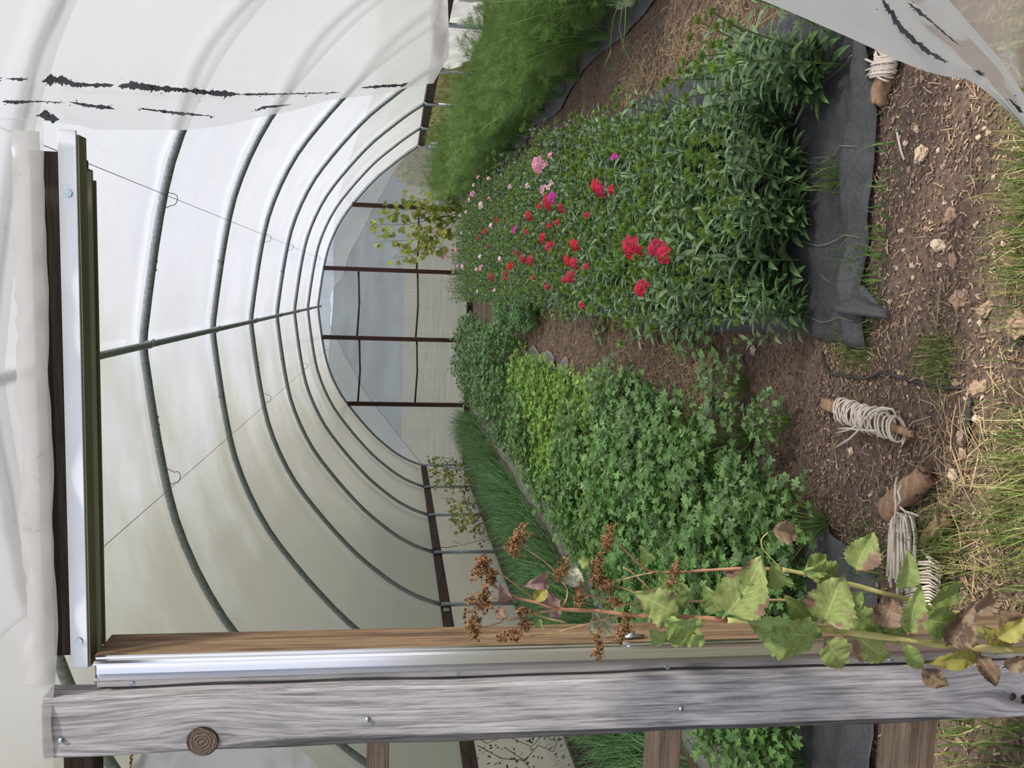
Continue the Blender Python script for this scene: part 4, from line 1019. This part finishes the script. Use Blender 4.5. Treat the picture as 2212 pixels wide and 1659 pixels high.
# ------------------------------------------------------------ parsley
PA_LEAF = leafmat('parsley_leaf', (.045, .125, .028), (.185, .33, .095), .36, .3, 9, spec=.5, vary=.22)
PA_STEM = leafmat('parsley_stalk', (.10, .20, .04), (.18, .30, .07), .5, .2)
PB_LEAF = leafmat('bright_parsley_leaf', (.14, .27, .035), (.28, .45, .09), .42, .35, 7, spec=.4, vary=.2)
DK_LEAF = leafmat('dark_bushy_leaf', (.05, .125, .035), (.15, .27, .09), .4, .25, 7, spec=.45, vary=.2)
LOBE = [(0, 0), (.06, .16), (.30, .10), (.34, .22), (.50, .26), (.42, .38), (.16, .42), (.36, .50), (.52, .58), (.50, .74), (.34, .76), (.17, .66), (.20, .84), (.12, 1.0), (0, 1.10)]
LOBE = LOBE+[(-x, y) for x, y in LOBE[-2:0:-1]]
def parsley(seed, n=22, H=.24, spread=.16, lf=.045, mat=None, simple=False, name='foliage'):
    r2 = R(seed); ml, ms = MB(), MB()
    for k in range(n):
        a = k*2.4+r2.uniform(-.3, .3); t = (k+.5)/n; rad = spread*(.25+.85*math.sqrt(1-t)); h = H*(.45+.6*t)*r2.uniform(.85, 1.12)
        tip = Vector((math.cos(a)*rad, math.sin(a)*rad, h)); base = Vector((math.cos(a)*.015, math.sin(a)*.015, 0))
        P = [base, base.lerp(tip, .5)+Vector((0, 0, h*.12)), tip]; ms.tube(P, [.0022, .0016, .0011], 3, False)
        out = Vector((math.cos(a), math.sin(a), r2.uniform(-.15, .55))).normalized(); up = Vector((0, 0, 1)); side = out.cross(up).normalized()
        spec_ = [(0, 0, 1.0, 0), (-.014, 1.0, .85, .9), (-.014, -1.0, .85, .9)] if not simple else [(0, 0, 1.2, 0), (-.012, 1.0, 1., .8), (-.012, -1.0, 1., .8)]
        if not simple: spec_ += [(-.045, 1.15, .6, 1), (-.045, -1.15, .6, 1)]
        for back, ang, s_, off in spec_:
            d = (out*math.cos(ang)+side*math.sin(ang)+rv(r2, .3)).normalized(); c_ = tip+out*back
            ml.outline(c_, d, (up+rv(r2, .6)).normalized(), [(x*1.0+r2.uniform(-.02, .02), y+r2.uniform(-.02, .02)) for x, y in LOBE] if not simple else LOBE[::1], lf*s_*r2.uniform(.8, 1.2), r2.uniform(.0, .4))
    return ml.mesh(name, mat), ms.mesh('stalk', PA_STEM)
PV = [parsley(400+i, 34, .25, .155, .042, PA_LEAF) for i in range(5)]
PBV = [parsley(430+i, 32, .22, .15, .038, PB_LEAF) for i in range(3)]
PDV = [parsley(460+i, 60, .40, .20, .040, DK_LEAF, True) for i in range(4)]
def herb(var, x, y, rr, lab, grp, name='parsley_plant', sc=1):
    o = empty(name, (x, y, gz(x, y)+.004), rr.uniform(0, 6.3), lab, 'herb plant', grp); o.scale = (sc,)*3
    a, b_ = rr.choice(var); inst('foliage', a, o); inst('stalk', b_, o)
rr = R(5); y = 2.50; row = 0
while y < 8.6:
    xl = -1.66; xr = -.52 if y > 3.0 else -.66
    if y > 5.2: xl, xr = -1.60, -.68
    n = 7
    for i in range(n):
        x = xl+(xr-xl)*(i+.45*(row % 2))/(n-.5)+rr.uniform(-.04, .04)
        if y < 2.75 and -.62 < x: continue
        bright = y > 4.9 and noise.noise(Vector((x*2, y*.8, 3))) > -.02
        if bright: herb(PBV, x, y+rr.uniform(-.05, .05), rr, 'bright yellowish parsley plant in the back half of the parsley bed', 'bright parsley plants', sc=rr.uniform(.85, 1.1))
        else: herb(PV, x, y+rr.uniform(-.05, .05), rr, 'dense green parsley plant in the %s of the parsley bed' % ('front' if y < 4.3 else 'back half'), 'parsley plants in the %s of the bed' % ('front' if y < 4.3 else 'back half'), sc=rr.uniform(.85, 1.15)*(1.0 if y > 2.6 else .8))
    y += .20; row += 1
herb(PV, -.33, 3.15, rr, 'small parsley seedling standing alone on the path edge', None, sc=.75)
herb(PV, -.42, 2.78, rr, 'small parsley plant at the path edge beside the stake', None, sc=.62)
y = 8.8
while y < 14.6:
    for x in (-1.62, -1.25, -.90, -.6):
        herb(PDV, x+rr.uniform(-.08, .08), y+rr.uniform(-.1, .1), rr, 'dark green bushy herb in the far half of the left bed', 'bushy herbs in the far left bed', 'bushy_herb', rr.uniform(.75, 1.05)*(1.0 if x > -1.5 else .75))
    y += .40
OV = MB(); r2 = R(3)
for k in range(60):
    a = k*2.4; t = k/60; OV.leaf(Vector((math.cos(a)*.06*t, math.sin(a)*.06*t, .04+.15*t)), Vector((math.cos(a), math.sin(a), .4)), Vector((0, 0, 1)), .055, .034, .6, .2, 4)
OVM = OV.mesh('foliage', leafmat('broad_basil_leaf', (.05, .15, .025), (.11, .25, .045), .4, .3, 8))
for i in range(34):
    x = -.30+.115*(i % 3)+rr.uniform(-.03, .03); y = 7.9+.25*(i//3)+rr.uniform(-.05, .05)
    o = empty('leafy_seedling', (x, y, gz(x, y)), rr.uniform(0, 6), 'bright green leafy seedling in the patch growing on the far path', 'herb plant', 'green seedlings on the far path'); inst('foliage', OVM, o, sc=rr.uniform(.8, 1.2))
# bean-like seedlings along the left edge of the flower bed
HT = MB(); r2 = R(6)
for k in range(13):
    a = k*2.4; r_ = .03+.05*(k/13); c_ = Vector((math.cos(a)*r_, math.sin(a)*r_, .04+.06*(1-k/13))); HT.tube([Vector((0, 0, 0)), c_], .0014, 3, False)
    HT.leaf(c_, Vector((math.cos(a), math.sin(a), -.1)), Vector((0, 0, 1)), .045, .042, .5, .15, 5, lambda t: math.sin(PI*min(1, .25+.75*t))**.7)
HTM = HT.mesh('foliage', leafmat('bean_leaf', (.09, .20, .05), (.16, .30, .09), .5, .3, 8))
for x_, y_, lab in ((1430, 700, 'round-leaved seedling beside the black fabric, nearest cluster'), (1470, 712, 'round-leaved seedling at the path edge by the fabric'), (1505, 738, 'lowest round-leaved seedling on the path near the fabric edge'), (1310, 712, 'small round-leaved seedling farther up the path edge'), (1395, 698, 'round-leaved seedling between the others along the fabric'), (1545, 745, 'tiny round-leaved seedling on bare soil of the path')):
    p = gnd(x_, y_); o = empty('bean_seedling', (p.x, p.y, gz(p.x, p.y)), x_*.7, lab, 'seedling'); inst('foliage', HTM, o)

# ------------------------------------------------------------ onion greens
CHV = leafmat('onion_green', (.09, .22, .07), (.24, .42, .17), .38, .25, 12, spec=.45)
def chive(seed, n=46, H=.44):
    r2 = R(seed); b = MB()
    for k in range(n):
        a = r2.uniform(0, 2*PI); r_ = .09*math.sqrt(r2.random()); p = Vector((math.cos(a)*r_, math.sin(a)*r_, 0)); l_ = H*r2.uniform(.6, 1.12); le = r2.uniform(.03, .5); d = Vector((math.cos(a)*le, math.sin(a)*le, 1)).normalized()
        P = []; 
        for i in range(6):
            t = i/5; P.append(p+d*l_*t+Vector((math.cos(a), math.sin(a), -.7))*(l_*t*t*le*.45))
        if r2.random() < .12:
            P = [Vector((q_.x*1.5, q_.y*1.5, q_.z*.45)) for q_ in P]
        b.tube(P, [.0034, .0033, .0030, .0025, .0017, .0004], 4, False)
    return b.mesh('onion_leaves', CHV)
CM = [chive(500+i) for i in range(5)]
rr = R(8); y = 3.2
while y < 15.0:
    for x in (-2.64, -2.43, -2.25):
        far = y > 7
        o = inst('onion_clump', rr.choice(CM), None, (x+rr.uniform(-.05, .05), y+rr.uniform(-.05, .05), .0), rr.uniform(0, 6), rr.uniform(.85, 1.1)*(1.0 if x > -2.6 else .85))
        tag(o, 'clump of thin dark onion greens in the %s the left row' % ('near part of' if y < 5 else 'middle of' if y < 9 else 'far part of'), 'onion plant', 'onion clumps in the %s the left row' % ('near part of' if y < 5 else 'middle of' if y < 9 else 'far part of'))
    y += .175 if y < 9 else .25

# ------------------------------------------------------------ fennel
FEN = [leafmat('fennel_frond', (.12, .22, .055), (.24, .37, .11), .6, .35, 5, vary=.22, spec=.2), leafmat('fennel_stalk', (.14, .26, .08), (.24, .36, .14), .45, .15)]
def fennel(seed, H=.9):
    r2 = R(seed); b, s_ = MB(), MB()
    for k in range(13):
        a = k*2.4; rad = r2.uniform(.05, .36); h = H*r2.uniform(.62, 1.05); tip = Vector((math.cos(a)*rad, math.sin(a)*rad, h)); mid = Vector((math.cos(a)*rad*.35, math.sin(a)*rad*.35, h*.5))
        P = [Vector((math.cos(a)*.02, math.sin(a)*.02, .0)), mid*.55+Vector((0, 0, 0)), mid, mid.lerp(tip, .5)+Vector((0, 0, .02)), tip]; s_.tube(P, [.005, .004, .003, .002, .001], 4, False)
        for j in range(9):
            t = .22+.78*j/9; i = int(t*4); p = P[i].lerp(P[min(4, i+1)], t*4-i); aa = a+r2.uniform(-1.8, 1.8)
            dd = Vector((math.cos(aa), math.sin(aa), r2.uniform(.1, 1.0))).normalized(); l1 = r2.uniform(.10, .20)*(1.2-.4*t)
            tipf = p+dd*l1; b.ribbon([p, p.lerp(tipf, .5)+Vector((0, 0, .01)), tipf-Vector((0, 0, .02))], [.0012, .0009, .0005], dd.orthogonal().normalized())
            for q_ in range(11):
                u = .15+.85*q_/11; c_ = p.lerp(tipf, u)
                for w_ in range(4):
                    d2 = (dd*.5+rv(r2, .9)).normalized(); l2 = r2.uniform(.025, .06); e_ = c_+d2*l2; b.ribbon([c_, e_], [.0008, .0003], d2.orthogonal().normalized())
                    for z_ in range(2):
                        d3 = (d2+rv(r2, .8)).normalized(); m_ = c_.lerp(e_, .35+.3*z_); b.ribbon([m_, m_+d3*.026], [.00065, .0003], d3.orthogonal().normalized())
    return b.mesh('frond', FEN[0], False), s_.mesh('stalk', FEN[1])
FV = [fennel(600+i) for i in range(4)]
BULB = plain('fennel_bulb_skin', (.42, .50, .28), (.62, .68, .45), .5)
rr = R(9); y = 4.55; k = 0
bulb = MB(); bulb.tube([(0, 0, .0), (0, 0, .03), (0, 0, .07), (0, 0, .12), (.01, 0, .18)], [.02, .042, .045, .028, .016], 10); BUM = bulb.mesh('bulb', BULB)
while y < 14.6:
    for x in (1.76, 1.96, 2.14):
        if x > 2.2 and y < 5: continue
        near = 'nearest' if y < 6 else 'middle' if y < 10 else 'far'
        o = empty('fennel_plant', (x+rr.uniform(-.07, .07), y+rr.uniform(-.1, .1), .01), rr.uniform(0, 6), 'tall feathery fennel plant in the %s part of the right hand row' % near, 'fennel', 'fennel plants in the %s part of the row' % near)
        a, b_ = rr.choice(FV); inst('frond', a, o); inst('stalk', b_, o); o.scale = (rr.uniform(.9, 1.1),)*2+(rr.uniform(.85, 1.08)*(.88+.02*min(8, y-4)),)
        if x < 2 and y < 5.4: inst('bulb', BUM, o)
    y += .40; k += 1
# drooping fennel stalks over the right path
b = MB()
for P in ([(1350, -30), (1325, 40), (1318, 100), (1325, 150), (1360, 165)], [(1345, 10), (1338, 60), (1350, 110), (1385, 170)], [(1320, 110), (1305, 145), (1330, 150), (1345, 120)], [(1352, 8), (1350, 70), (1340, 130)]):
    b.tube([gnd(x, y, z) for (x, y), z in zip(P, [.28, .24, .18, .10, .02])], .0028, 5)
tag(b.build('fennel_stalk', FEN[1]), 'long bare green fennel stalks drooping over the right path', 'stalk')
# dark leafy plant at the frame top
for x_, y_, lab in ((1330, -15, 'dark leafy plant cut by the frame, just before the fennel row'), (1300, -60, 'second dark leafy plant at the frame edge before the fennel')):
    p = gnd(x_, y_, .0); herb(PDV, p.x+.15, p.y+.1, rr, lab, None, 'bushy_herb', .8)

# ------------------------------------------------------------ maple-like sapling by the back wall, vines on the left
MP = [(0, 0), (.22, .02), (.46, -.08), (.40, .14), (.62, .26), (.46, .34), (.50, .52), (.30, .46), (.24, .62), (.32, .80), (.14, .78), (0, 1.08)]
MP = MP+[(-x, y) for x, y in MP[-2:0:-1]]
MPL = leafmat('sapling_leaf', (.20, .27, .035), (.36, .40, .08), .5, .45, 3, (7, .60, (.38, .17, .05)), .2)
BARK = plain('sapling_bark', (.06, .045, .03), (.12, .09, .06), .8)
sap = empty('tree_sapling', (1.28, 14.9, 0), 0, 'young sapling with yellow green lobed leaves in front of the back wall', 'sapling')
b, l_ = MB(), MB(); r2 = R(12)
b.tube([(0, 0, 0), (.02, 0, .6), (-.05, -.05, 1.1)], [.012, .010, .006], 6)
for (dx, z1, dz) in ((.33, .75, .60), (.10, .95, .75), (-.18, 1.0, .95), (-.48, .8, .98), (-.75, .7, .8), (-.30, .6, .5), (.05, .5, .4), (-.6, .6, .45), (.35, .55, .1)):
    s_ = Vector((0, 0, z1*.6)); e_ = Vector((dx, -.05, z1+dz)); m_ = s_.lerp(e_, .5)+Vector((dx*.35, 0, -.05)); b.tube([s_, m_, e_], [.006, .004, .002], 5)
    for j in range(21):
        t = .3+.7*j/21; p = (s_.lerp(m_, t*2) if t < .5 else m_.lerp(e_, t*2-1)); d = Vector((r2.uniform(-1, 1), r2.uniform(-1, .3), r2.uniform(-.5, .6))).normalized()
        q_ = p+d*r2.uniform(.04, .09); b.tube([p, q_], .0012, 3, False); l_.outline(q_, (d+Vector((0, 0, -.3))).normalized(), Vector((r2.uniform(-.5, .5), -1, .5)).normalized(), MP, r2.uniform(.085, .14), .25)
b.build('branch', BARK, sap); l_.build('foliage', MPL, sap)
def vine(x, y0, y1, z0, z1, n, mat, lab, seed, ls=.05):
    r2 = R(seed); b, s_ = MB(), MB(); o = empty('climbing_vine', (x, y0, 0), 0, lab, 'vine')
    for k in range(max(3, n//45)):
        P = [Vector((r2.uniform(-.04, .06), r2.uniform(0, y1-y0), .0))]
        for i in range(6): P.append(P[-1]+Vector((r2.uniform(-.04, .04), r2.uniform(-.25, .25), z1/6*r2.uniform(.6, 1.2))))
        s_.tube(P, .003, 4, False)
    for k in range(n):
        p = Vector((r2.uniform(-.05, .14), r2.uniform(0, y1-y0), z0+(z1-z0)*r2.random())); d = rv(r2).normalized(); b.leaf(p, d, Vector((1, 0, .5)), ls*r2.uniform(.6, 1.2), ls*.8, .6, .2, 4)
    s_.build('stem', BARK, o); b.build('foliage', mat, o); return o
YG = leafmat('yellowing_vine_leaf', (.22, .28, .06), (.42, .42, .12), .5, .4, 5, vary=.1)
DKV = leafmat('small_dark_vine_leaf', (.05, .10, .03), (.13, .17, .06), .5, .3, 5)
vine(-3.16, 13.0, 15.2, .1, .78, 260, YG, 'yellowing vine climbing the back left corner below the hip board', 1, .07)
vine(-3.16, 10.7, 12.2, .25, .62, 150, YG, 'pale yellow green vine hanging between two hoop legs on the left wall', 2, .07)
vine(-3.14, 10.0, 13.5, .0, .32, 160, leafmat('withered_leaf', (.12, .07, .035), (.22, .16, .07), .7, .2, 5), 'withered brown weeds at the foot of the left wall', 3, .05)
vine(-3.14, 4.2, 6.1, .2, .80, 420, DKV, 'small-leaved vine on the left wall, seen left of the grey post', 4, .024)
CWM = plain('chicken_wire_metal', (.18, .18, .17), (.3, .3, .28), .5, .5)
b = MB(); hx = .05
for i in range(40):
    for j in range(9):
        y0 = 4.0+i*hx*.87; z0 = .02+j*hx*.75+0; s_ = (j % 2)*hx*.435
        c_ = Vector((-3.05, y0+s_, z0)); A_ = [c_+Vector((0, math.sin(a*PI/3)*hx/2*.99, math.cos(a*PI/3)*hx/2)) for a in range(4)]
        b.tube(A_, .0008, 3, False)
tag(b.build('chicken_wire', CWM, None, False), 'hexagonal chicken wire against the left wall behind the onions', 'wire mesh')

# ============================================================ tall half-dried weed in front of the post
YW = 1.235
def bigleafmat(name, c1, c2, brown, amount):
    q = M(name); uv = q.n('UVMap'); sx = q.n('SeparateXYZ'); q.l(uv.outputs[0], sx.inputs[0]); v = q.coord()
    ax = q.math('ABSOLUTE', q.math('SUBTRACT', sx.outputs['X'], .5))
    ph = q.math('FRACT', q.math('MULTIPLY', q.math('SUBTRACT', sx.outputs['Y'], q.math('MULTIPLY', ax, .75)), 9.0))
    vein = q.math('MAXIMUM', q.math('LESS_THAN', ph, .10), q.math('LESS_THAN', ax, .018))
    n = q.noise(v, 28, 4, .6); n2 = q.noise(v, 60, 5, .7)
    c = q.ramp(n, [(.3, c1), (.7, c2)])
    c = q.mix(.35, c, q.ramp(n2, [(.35, tuple(a*.6 for a in c1)), (.65, c2)]))
    c = q.mix(q.math('MULTIPLY', vein, .55), c, tuple(min(1, a*1.35+.03) for a in c2))
    bn = q.math('ADD', q.noise(v, 17, 4, .65), q.math('MULTIPLY', ax, .22))
    c = q.mix(q.ramp(bn, [(.70-amount, (0, 0, 0)), (.76-amount, (1, 1, 1))]), c, brown)
    p = q.bsdf(c, .55, spec=.3, bump=q.math('ADD', q.math('MULTIPLY', vein, -1), n2), bs=.6, bd=.0015)
    t = q.n('BsdfTranslucent'); q.l(c, t.inputs['Color'])
    return q.done(q.mixs(.3, p, t.outputs[0]))
BL = {'g': bigleafmat('weed_leaf_green', (.115, .17, .04), (.21, .28, .085), (.16, .09, .05), -.03),
      'h': bigleafmat('weed_leaf_spotted', (.14, .19, .05), (.25, .30, .10), (.17, .10, .07), .09),
      'b': bigleafmat('weed_leaf_brown', (.13, .085, .05), (.24, .17, .11), (.08, .05, .035), .10),
      'p': bigleafmat('weed_leaf_purple', (.16, .09, .085), (.27, .17, .16), (.10, .055, .05), .05),
      'y': bigleafmat('weed_leaf_yellowing', (.20, .20, .045), (.31, .28, .07), (.18, .09, .04), .10),
      's': bigleafmat('weed_leaf_silvery', (.22, .24, .15), (.36, .37, .26), (.25, .2, .15), -.05)}
def big_leaf(par, base, tip, wpx, kind, curl=.5, fold=.35, roll=0.0, dY=0.0, tdY=0.0, seed=0, pet=.10):
    rr = R(seed*7+3); Y0 = YW+dY
    a = at(base[0], base[1], Y0); e = at(tip[0], tip[1], Y0+tdY); d = e-a; L = d.length; d.normalize(); W = wpx*1.25/F/2
    nrm = (Vector((0, -1, .15))+Vector((math.sin(roll), 0, math.cos(roll)*.4))*.6); nrm = (nrm-d*nrm.dot(d)).normalized(); side = d.cross(nrm)
    nu, nv = 8, 22; b = MB(); uvs = []
    for j in range(nv+1):
        t = j/nv; tt = max(0, (t-pet)/(1-pet)); w_ = W*(math.sin(PI*min(1, tt**.72*.97+.03))**.85)*(1-.25*tt) if t > pet else W*.04
        if t > pet and j < nv: w_ *= 1+.07*(1 if j % 2 else -1)+.08*noise.noise(Vector((t*6, seed, 0)))
        if j == nv: w_ = W*.015
        cx = a+d*L*t+nrm*(L*curl*.5*math.sin(PI*t))+side*L*.05*math.sin(t*3+seed)
        for i in range(nu+1):
            u = i/nu*2-1; cr_ = abs(u)*w_*fold+.12*W*math.sin(t*15+u*3+seed)*abs(u)+.05*W*math.sin(t*40+seed)*abs(u)
            b.v.append(cx+side*u*w_*(1-.15*fold)+nrm*cr_); uvs.append((i/nu, t))
    for j in range(nv):
        for i in range(nu): k = j*(nu+1)+i; b.face(k, k+1, k+nu+2, k+nu+1)
    o = b.build('leaf', BL[kind], par); me = o.data; ul = me.uv_layers.new(name='uv')
    for lp in me.loops: ul.data[lp.index].uv = uvs[lp.vertex_index]
    if kind in 'bpys': o['label'] = {'b': 'dry brown leaf', 'p': 'curled purplish leaf', 'y': 'yellowing leaf', 's': 'silvery underside leaf'}[kind]
    return o
WST = {'r': plain('reddish_weed_stem', (.24, .11, .07), (.36, .20, .12), .6, scale=60, stretch=(1, 1, .3)), 'g': plain('green_weed_stem', (.26, .27, .09), (.42, .37, .16), .6, scale=60, stretch=(1, 1, .3)), 'd': plain('dry_weed_twig', (.22, .14, .07), (.38, .26, .13), .7, scale=60)}
foot = at(2300, 1402, YW); weed = empty('dried_weed', (0, 0, 0), 0, 'tall half-dried weed with serrated leaves and brown seed heads, right before the grey post', 'weed')
def wstem(P, r0_, r1_, m_, dY=0, name='stem'):
    pts = [at(x, y, YW+dY) for x, y in P]; N = len(pts); q = []
    for i in range(N-1):
        for t in (0, .33, .67):
            a, b_, c, d = pts[max(i-1, 0)], pts[i], pts[i+1], pts[min(i+2, N-1)]
            q.append(.5*((2*b_)+(c-a)*t+(2*a-5*b_+4*c-d)*t*t+(3*b_-a-3*c+d)*t**3))
    q.append(pts[-1]); n = len(q); k = F/YW
    rad = [(r0_+(r1_-r0_)*i/(n-1))/k*(1+.10*math.sin(i*1.9)) for i in range(n)]
    return MB().tube(q, rad, 8).build(name, WST[m_], weed)
# the main stem goes down into the soil below the frame
wstem([(2480, 1412), (2212, 1405), (2053, 1395), (1952, 1381), (1844, 1368), (1750, 1356), (1635, 1344), (1570, 1340)], 10, 6.5, 'g')
wstem([(1570, 1340), (1480, 1332), (1363, 1329), (1300, 1320), (1212, 1316), (1165, 1303), (1127, 1294), (1090, 1280), (1060, 1262)], 6.5, 2.2, 'r')
wstem([(2440, 1410), (2160, 1375), (2050, 1332), (1975, 1300), (1918, 1284), (1817, 1257), (1740, 1240), (1689, 1230)], 8, 5, 'g', .02)
wstem([(1689, 1230), (1615, 1228), (1540, 1231), (1480, 1235), (1414, 1236), (1385, 1222), (1355, 1193), (1330, 1171)], 4.5, 1.8, 'r', .02)
wstem([(2080, 1365), (1960, 1325), (1844, 1309), (1750, 1299), (1662, 1296), (1560, 1298), (1480, 1300), (1400, 1310), (1340, 1302), (1276, 1288), (1250, 1270)], 4, 2, 'd', .03)
for P in ([(1363, 1329), (1320, 1334), (1260, 1350), (1190, 1368), (1130, 1374), (1100, 1370)], [(1212, 1316), (1150, 1326), (1080, 1345), (1040, 1356), (1020, 1350)], [(1225, 1270), (1200, 1235), (1170, 1208), (1140, 1188), (1125, 1172)], [(1212, 1316), (1225, 1290), (1225, 1270)],
          [(1165, 1303), (1120, 1268), (1080, 1240), (1050, 1232)], [(1127, 1294), (1085, 1290), (1045, 1300)], [(1400, 1310), (1370, 1280), (1320, 1262), (1300, 1245)], [(1480, 1300), (1420, 1285), (1370, 1240), (1345, 1225)],
          [(1480, 1332), (1420, 1345), (1370, 1362), (1345, 1375)], [(1420, 1345), (1350, 1368), (1300, 1385)], [(1480, 1235), (1465, 1240), (1450, 1255)], [(1225, 1345), (1180, 1335), (1140, 1320)], [(1276, 1288), (1240, 1300)], [(1250, 1270), (1230, 1245), (1215, 1225)], [(1414, 1236), (1370, 1245), (1310, 1262)]):
    wstem(P, 2.6, 1.3, 'd', .01, 'twig')
wstem([(1689, 1230), (1665, 1205), (1648, 1185), (1645, 1165), (1660, 1150)], 1.8, 1.2, 'g', .0, 'leaf_stalk')
LV = [((1560, 1335), (1645, 1200), 88, 'h', .3, .3, .3), ((1556, 1328), (1522, 1262), 40, 'g', .3, .5, 0), ((1770, 1345), (1830, 1245), 92, 'h', .5, .3, .5), ((1775, 1372), (1615, 1335), 92, 'g', .35, .3, -.4),
 ((1850, 1240), (1884, 1148), 62, 'h', .3, .35, .5), ((1768, 1348), (1690, 1292), 60, 'g', .3, .25, 0), ((1812, 1248), (1735, 1235), 58, 'g', .5, .4, .2), ((1735, 1238), (1788, 1200), 44, 'g', .3, .4, .6), ((1690, 1270), (1672, 1212), 40, 'g', .3, .5, 0),
 ((1908, 1368), (1838, 1300), 66, 'g', .3, .3, .2), ((1970, 1374), (1984, 1258), 46, 'h', .4, .5, .3), ((1908, 1364), (1925, 1288), 60, 'b', .6, .4, .5), ((1948, 1278), (1958, 1186), 40, 'g', .5, .6, .5), ((1985, 1330), (2075, 1345), 62, 'g', .4, .3, .2), ((2000, 1300), (2080, 1262), 48, 'g', .4, .3, -.3),
 ((2040, 1395), (2110, 1300), 58, 'b', .9, .8, .4), ((2090, 1330), (2135, 1265), 46, 'b', 1.0, .9, -.5), ((1773, 1378), (1828, 1438), 58, 'h', .4, .3, .3), ((1836, 1366), (1925, 1418), 62, 'h', .4, .3, -.2), ((1952, 1386), (1995, 1445), 32, 'g', .4, .4, .3), ((1990, 1440), (2048, 1484), 40, 'b', .6, .6, .2),
 ((2125, 1402), (2000, 1425), 44, 'y', .4, .3, .1), ((2100, 1404), (2150, 1482), 36, 'b', 1.0, .9, .2), ((2165, 1445), (2222, 1415), 34, 'b', .6, .7, .2), ((1662, 1150), (1718, 1142), 46, 'b', .8, .7, .2), ((1560, 1240), (1590, 1225), 26, 'p', .5, .6, 0),
 ((1215, 1298), (1172, 1318), 52, 'p', .4, .3, .3), ((1185, 1250), (1128, 1262), 30, 'p', 1.4, .6, .4), ((1182, 1265), (1150, 1302), 26, 'y', 1.3, .6, .4), ((1110, 1296), (1078, 1262), 30, 'p', .6, .6, 0), ((1475, 1322), (1368, 1285), 66, 'h', .3, .3, .2), ((1480, 1318), (1420, 1235), 56, 'g', .4, .3, .2), ((1500, 1372), (1438, 1335), 70, 'g', .4, .3, -.2), ((1440, 1385), (1405, 1360), 38, 'g', .4, .3, -.2),
 ((1310, 1330), (1272, 1370), 50, 's', .4, .3, .1), ((1245, 1272), (1240, 1218), 36, 's', .4, .4, .1), ((1275, 1218), (1248, 1210), 20, 'g', .4, .4, .1), ((1405, 1218), (1380, 1178), 26, 'g', .4, .4, .1), ((1095, 1340), (1075, 1310), 24, 'b', .6, .6, .1), ((1165, 1355), (1170, 1335), 18, 'g', .5, .5, 0), ((1510, 1350), (1480, 1395), 44, 'g', .5, .4, .2),
 ((2180, 1398), (2120, 1350), 46, 'y', .5, .5, .2), ((2212, 1360), (2130, 1310), 56, 'b', .8, .7, .2), ((2150, 1385), (2212, 1330), 40, 'y', .6, .5, .4), ((1900, 1372), (1960, 1350), 40, 'g', .5, .4, .2), ((1640, 1300), (1600, 1250), 50, 'g', .3, .3, 0), ((1700, 1352), (1665, 1380), 34, 'g', .5, .4, 0), ((1870, 1300), (1820, 1285), 40, 'g', .4, .3, .1)]
rr = R(31)
for i, (b_, t_, w_, k_, cu, fo, ro) in enumerate(LV): big_leaf(weed, b_, t_, w_*1.5, k_, cu*.35, fo, ro, rr.uniform(-.025, .03), rr.uniform(-.03, .02), i)
SEED = plain('dry_brown_seed_head', (.11, .055, .025), (.28, .155, .07), .8, scale=160)
def seed_head(c, ex, ey, n, seed, ang=0):
    r2 = R(seed); b = MB(); k = YW/F
    for j in range(n):
        u, v = r2.gauss(0, .42), r2.gauss(0, .42); u = max(-1, min(1, u)); v = max(-1, min(1, v))
        x = u*ex*math.cos(ang)-v*ey*math.sin(ang); y = u*ex*math.sin(ang)+v*ey*math.cos(ang)
        p = at(c[0]+x, c[1]+y, YW+r2.uniform(-.02, .02)); r_ = r2.uniform(4.0, 6.0)*k; d = (rv(r2)+Vector((0, 0, .9))).normalized()
        q0 = p-d*r_*2.4; b.tube([q0, p], .0006, 3, False)
        for s_ in range(16):
            dd = (d+rv(r2, .9)).normalized(); b.leaf(p-d*r_*.4, dd, rv(r2), r_*1.7, r_*.55, .2, .4, 2)
    b.build('seed_head', SEED, weed)
for i, (c, ex, ey, n, an) in enumerate([((1121, 1165), 24, 32, 26, .5), ((1105, 1185), 16, 18, 12, 0), ((1040, 1222), 16, 36, 34, .35), ((1060, 1248), 14, 26, 22, 0), ((1022, 1352), 18, 38, 34, -.1), ((1045, 1295), 16, 30, 26, 0), ((1018, 1298), 12, 14, 9, 0), ((1213, 1232), 14, 34, 22, .4), ((1313, 1165), 12, 36, 30, .25), ((1290, 1230), 14, 38, 30, .2),
                                       ((1305, 1262), 22, 18, 18, 0), ((1248, 1292), 10, 34, 20, .1), ((1110, 1368), 18, 14, 14, 0), ((1085, 1375), 12, 14, 8, 0), ((1130, 1320), 20, 16, 9, 0), ((1135, 1352), 14, 16, 10, 0), ((1291, 1392), 12, 34, 22, 0), ((1345, 1362), 14, 34, 24, .5), ((1453, 1243), 12, 34, 24, .3), ((1330, 1300), 24, 14, 14, 0), ((1355, 1330), 16, 12, 8, 0)]):
    seed_head(c, ex, ey, int(n*2), 50+i, an)
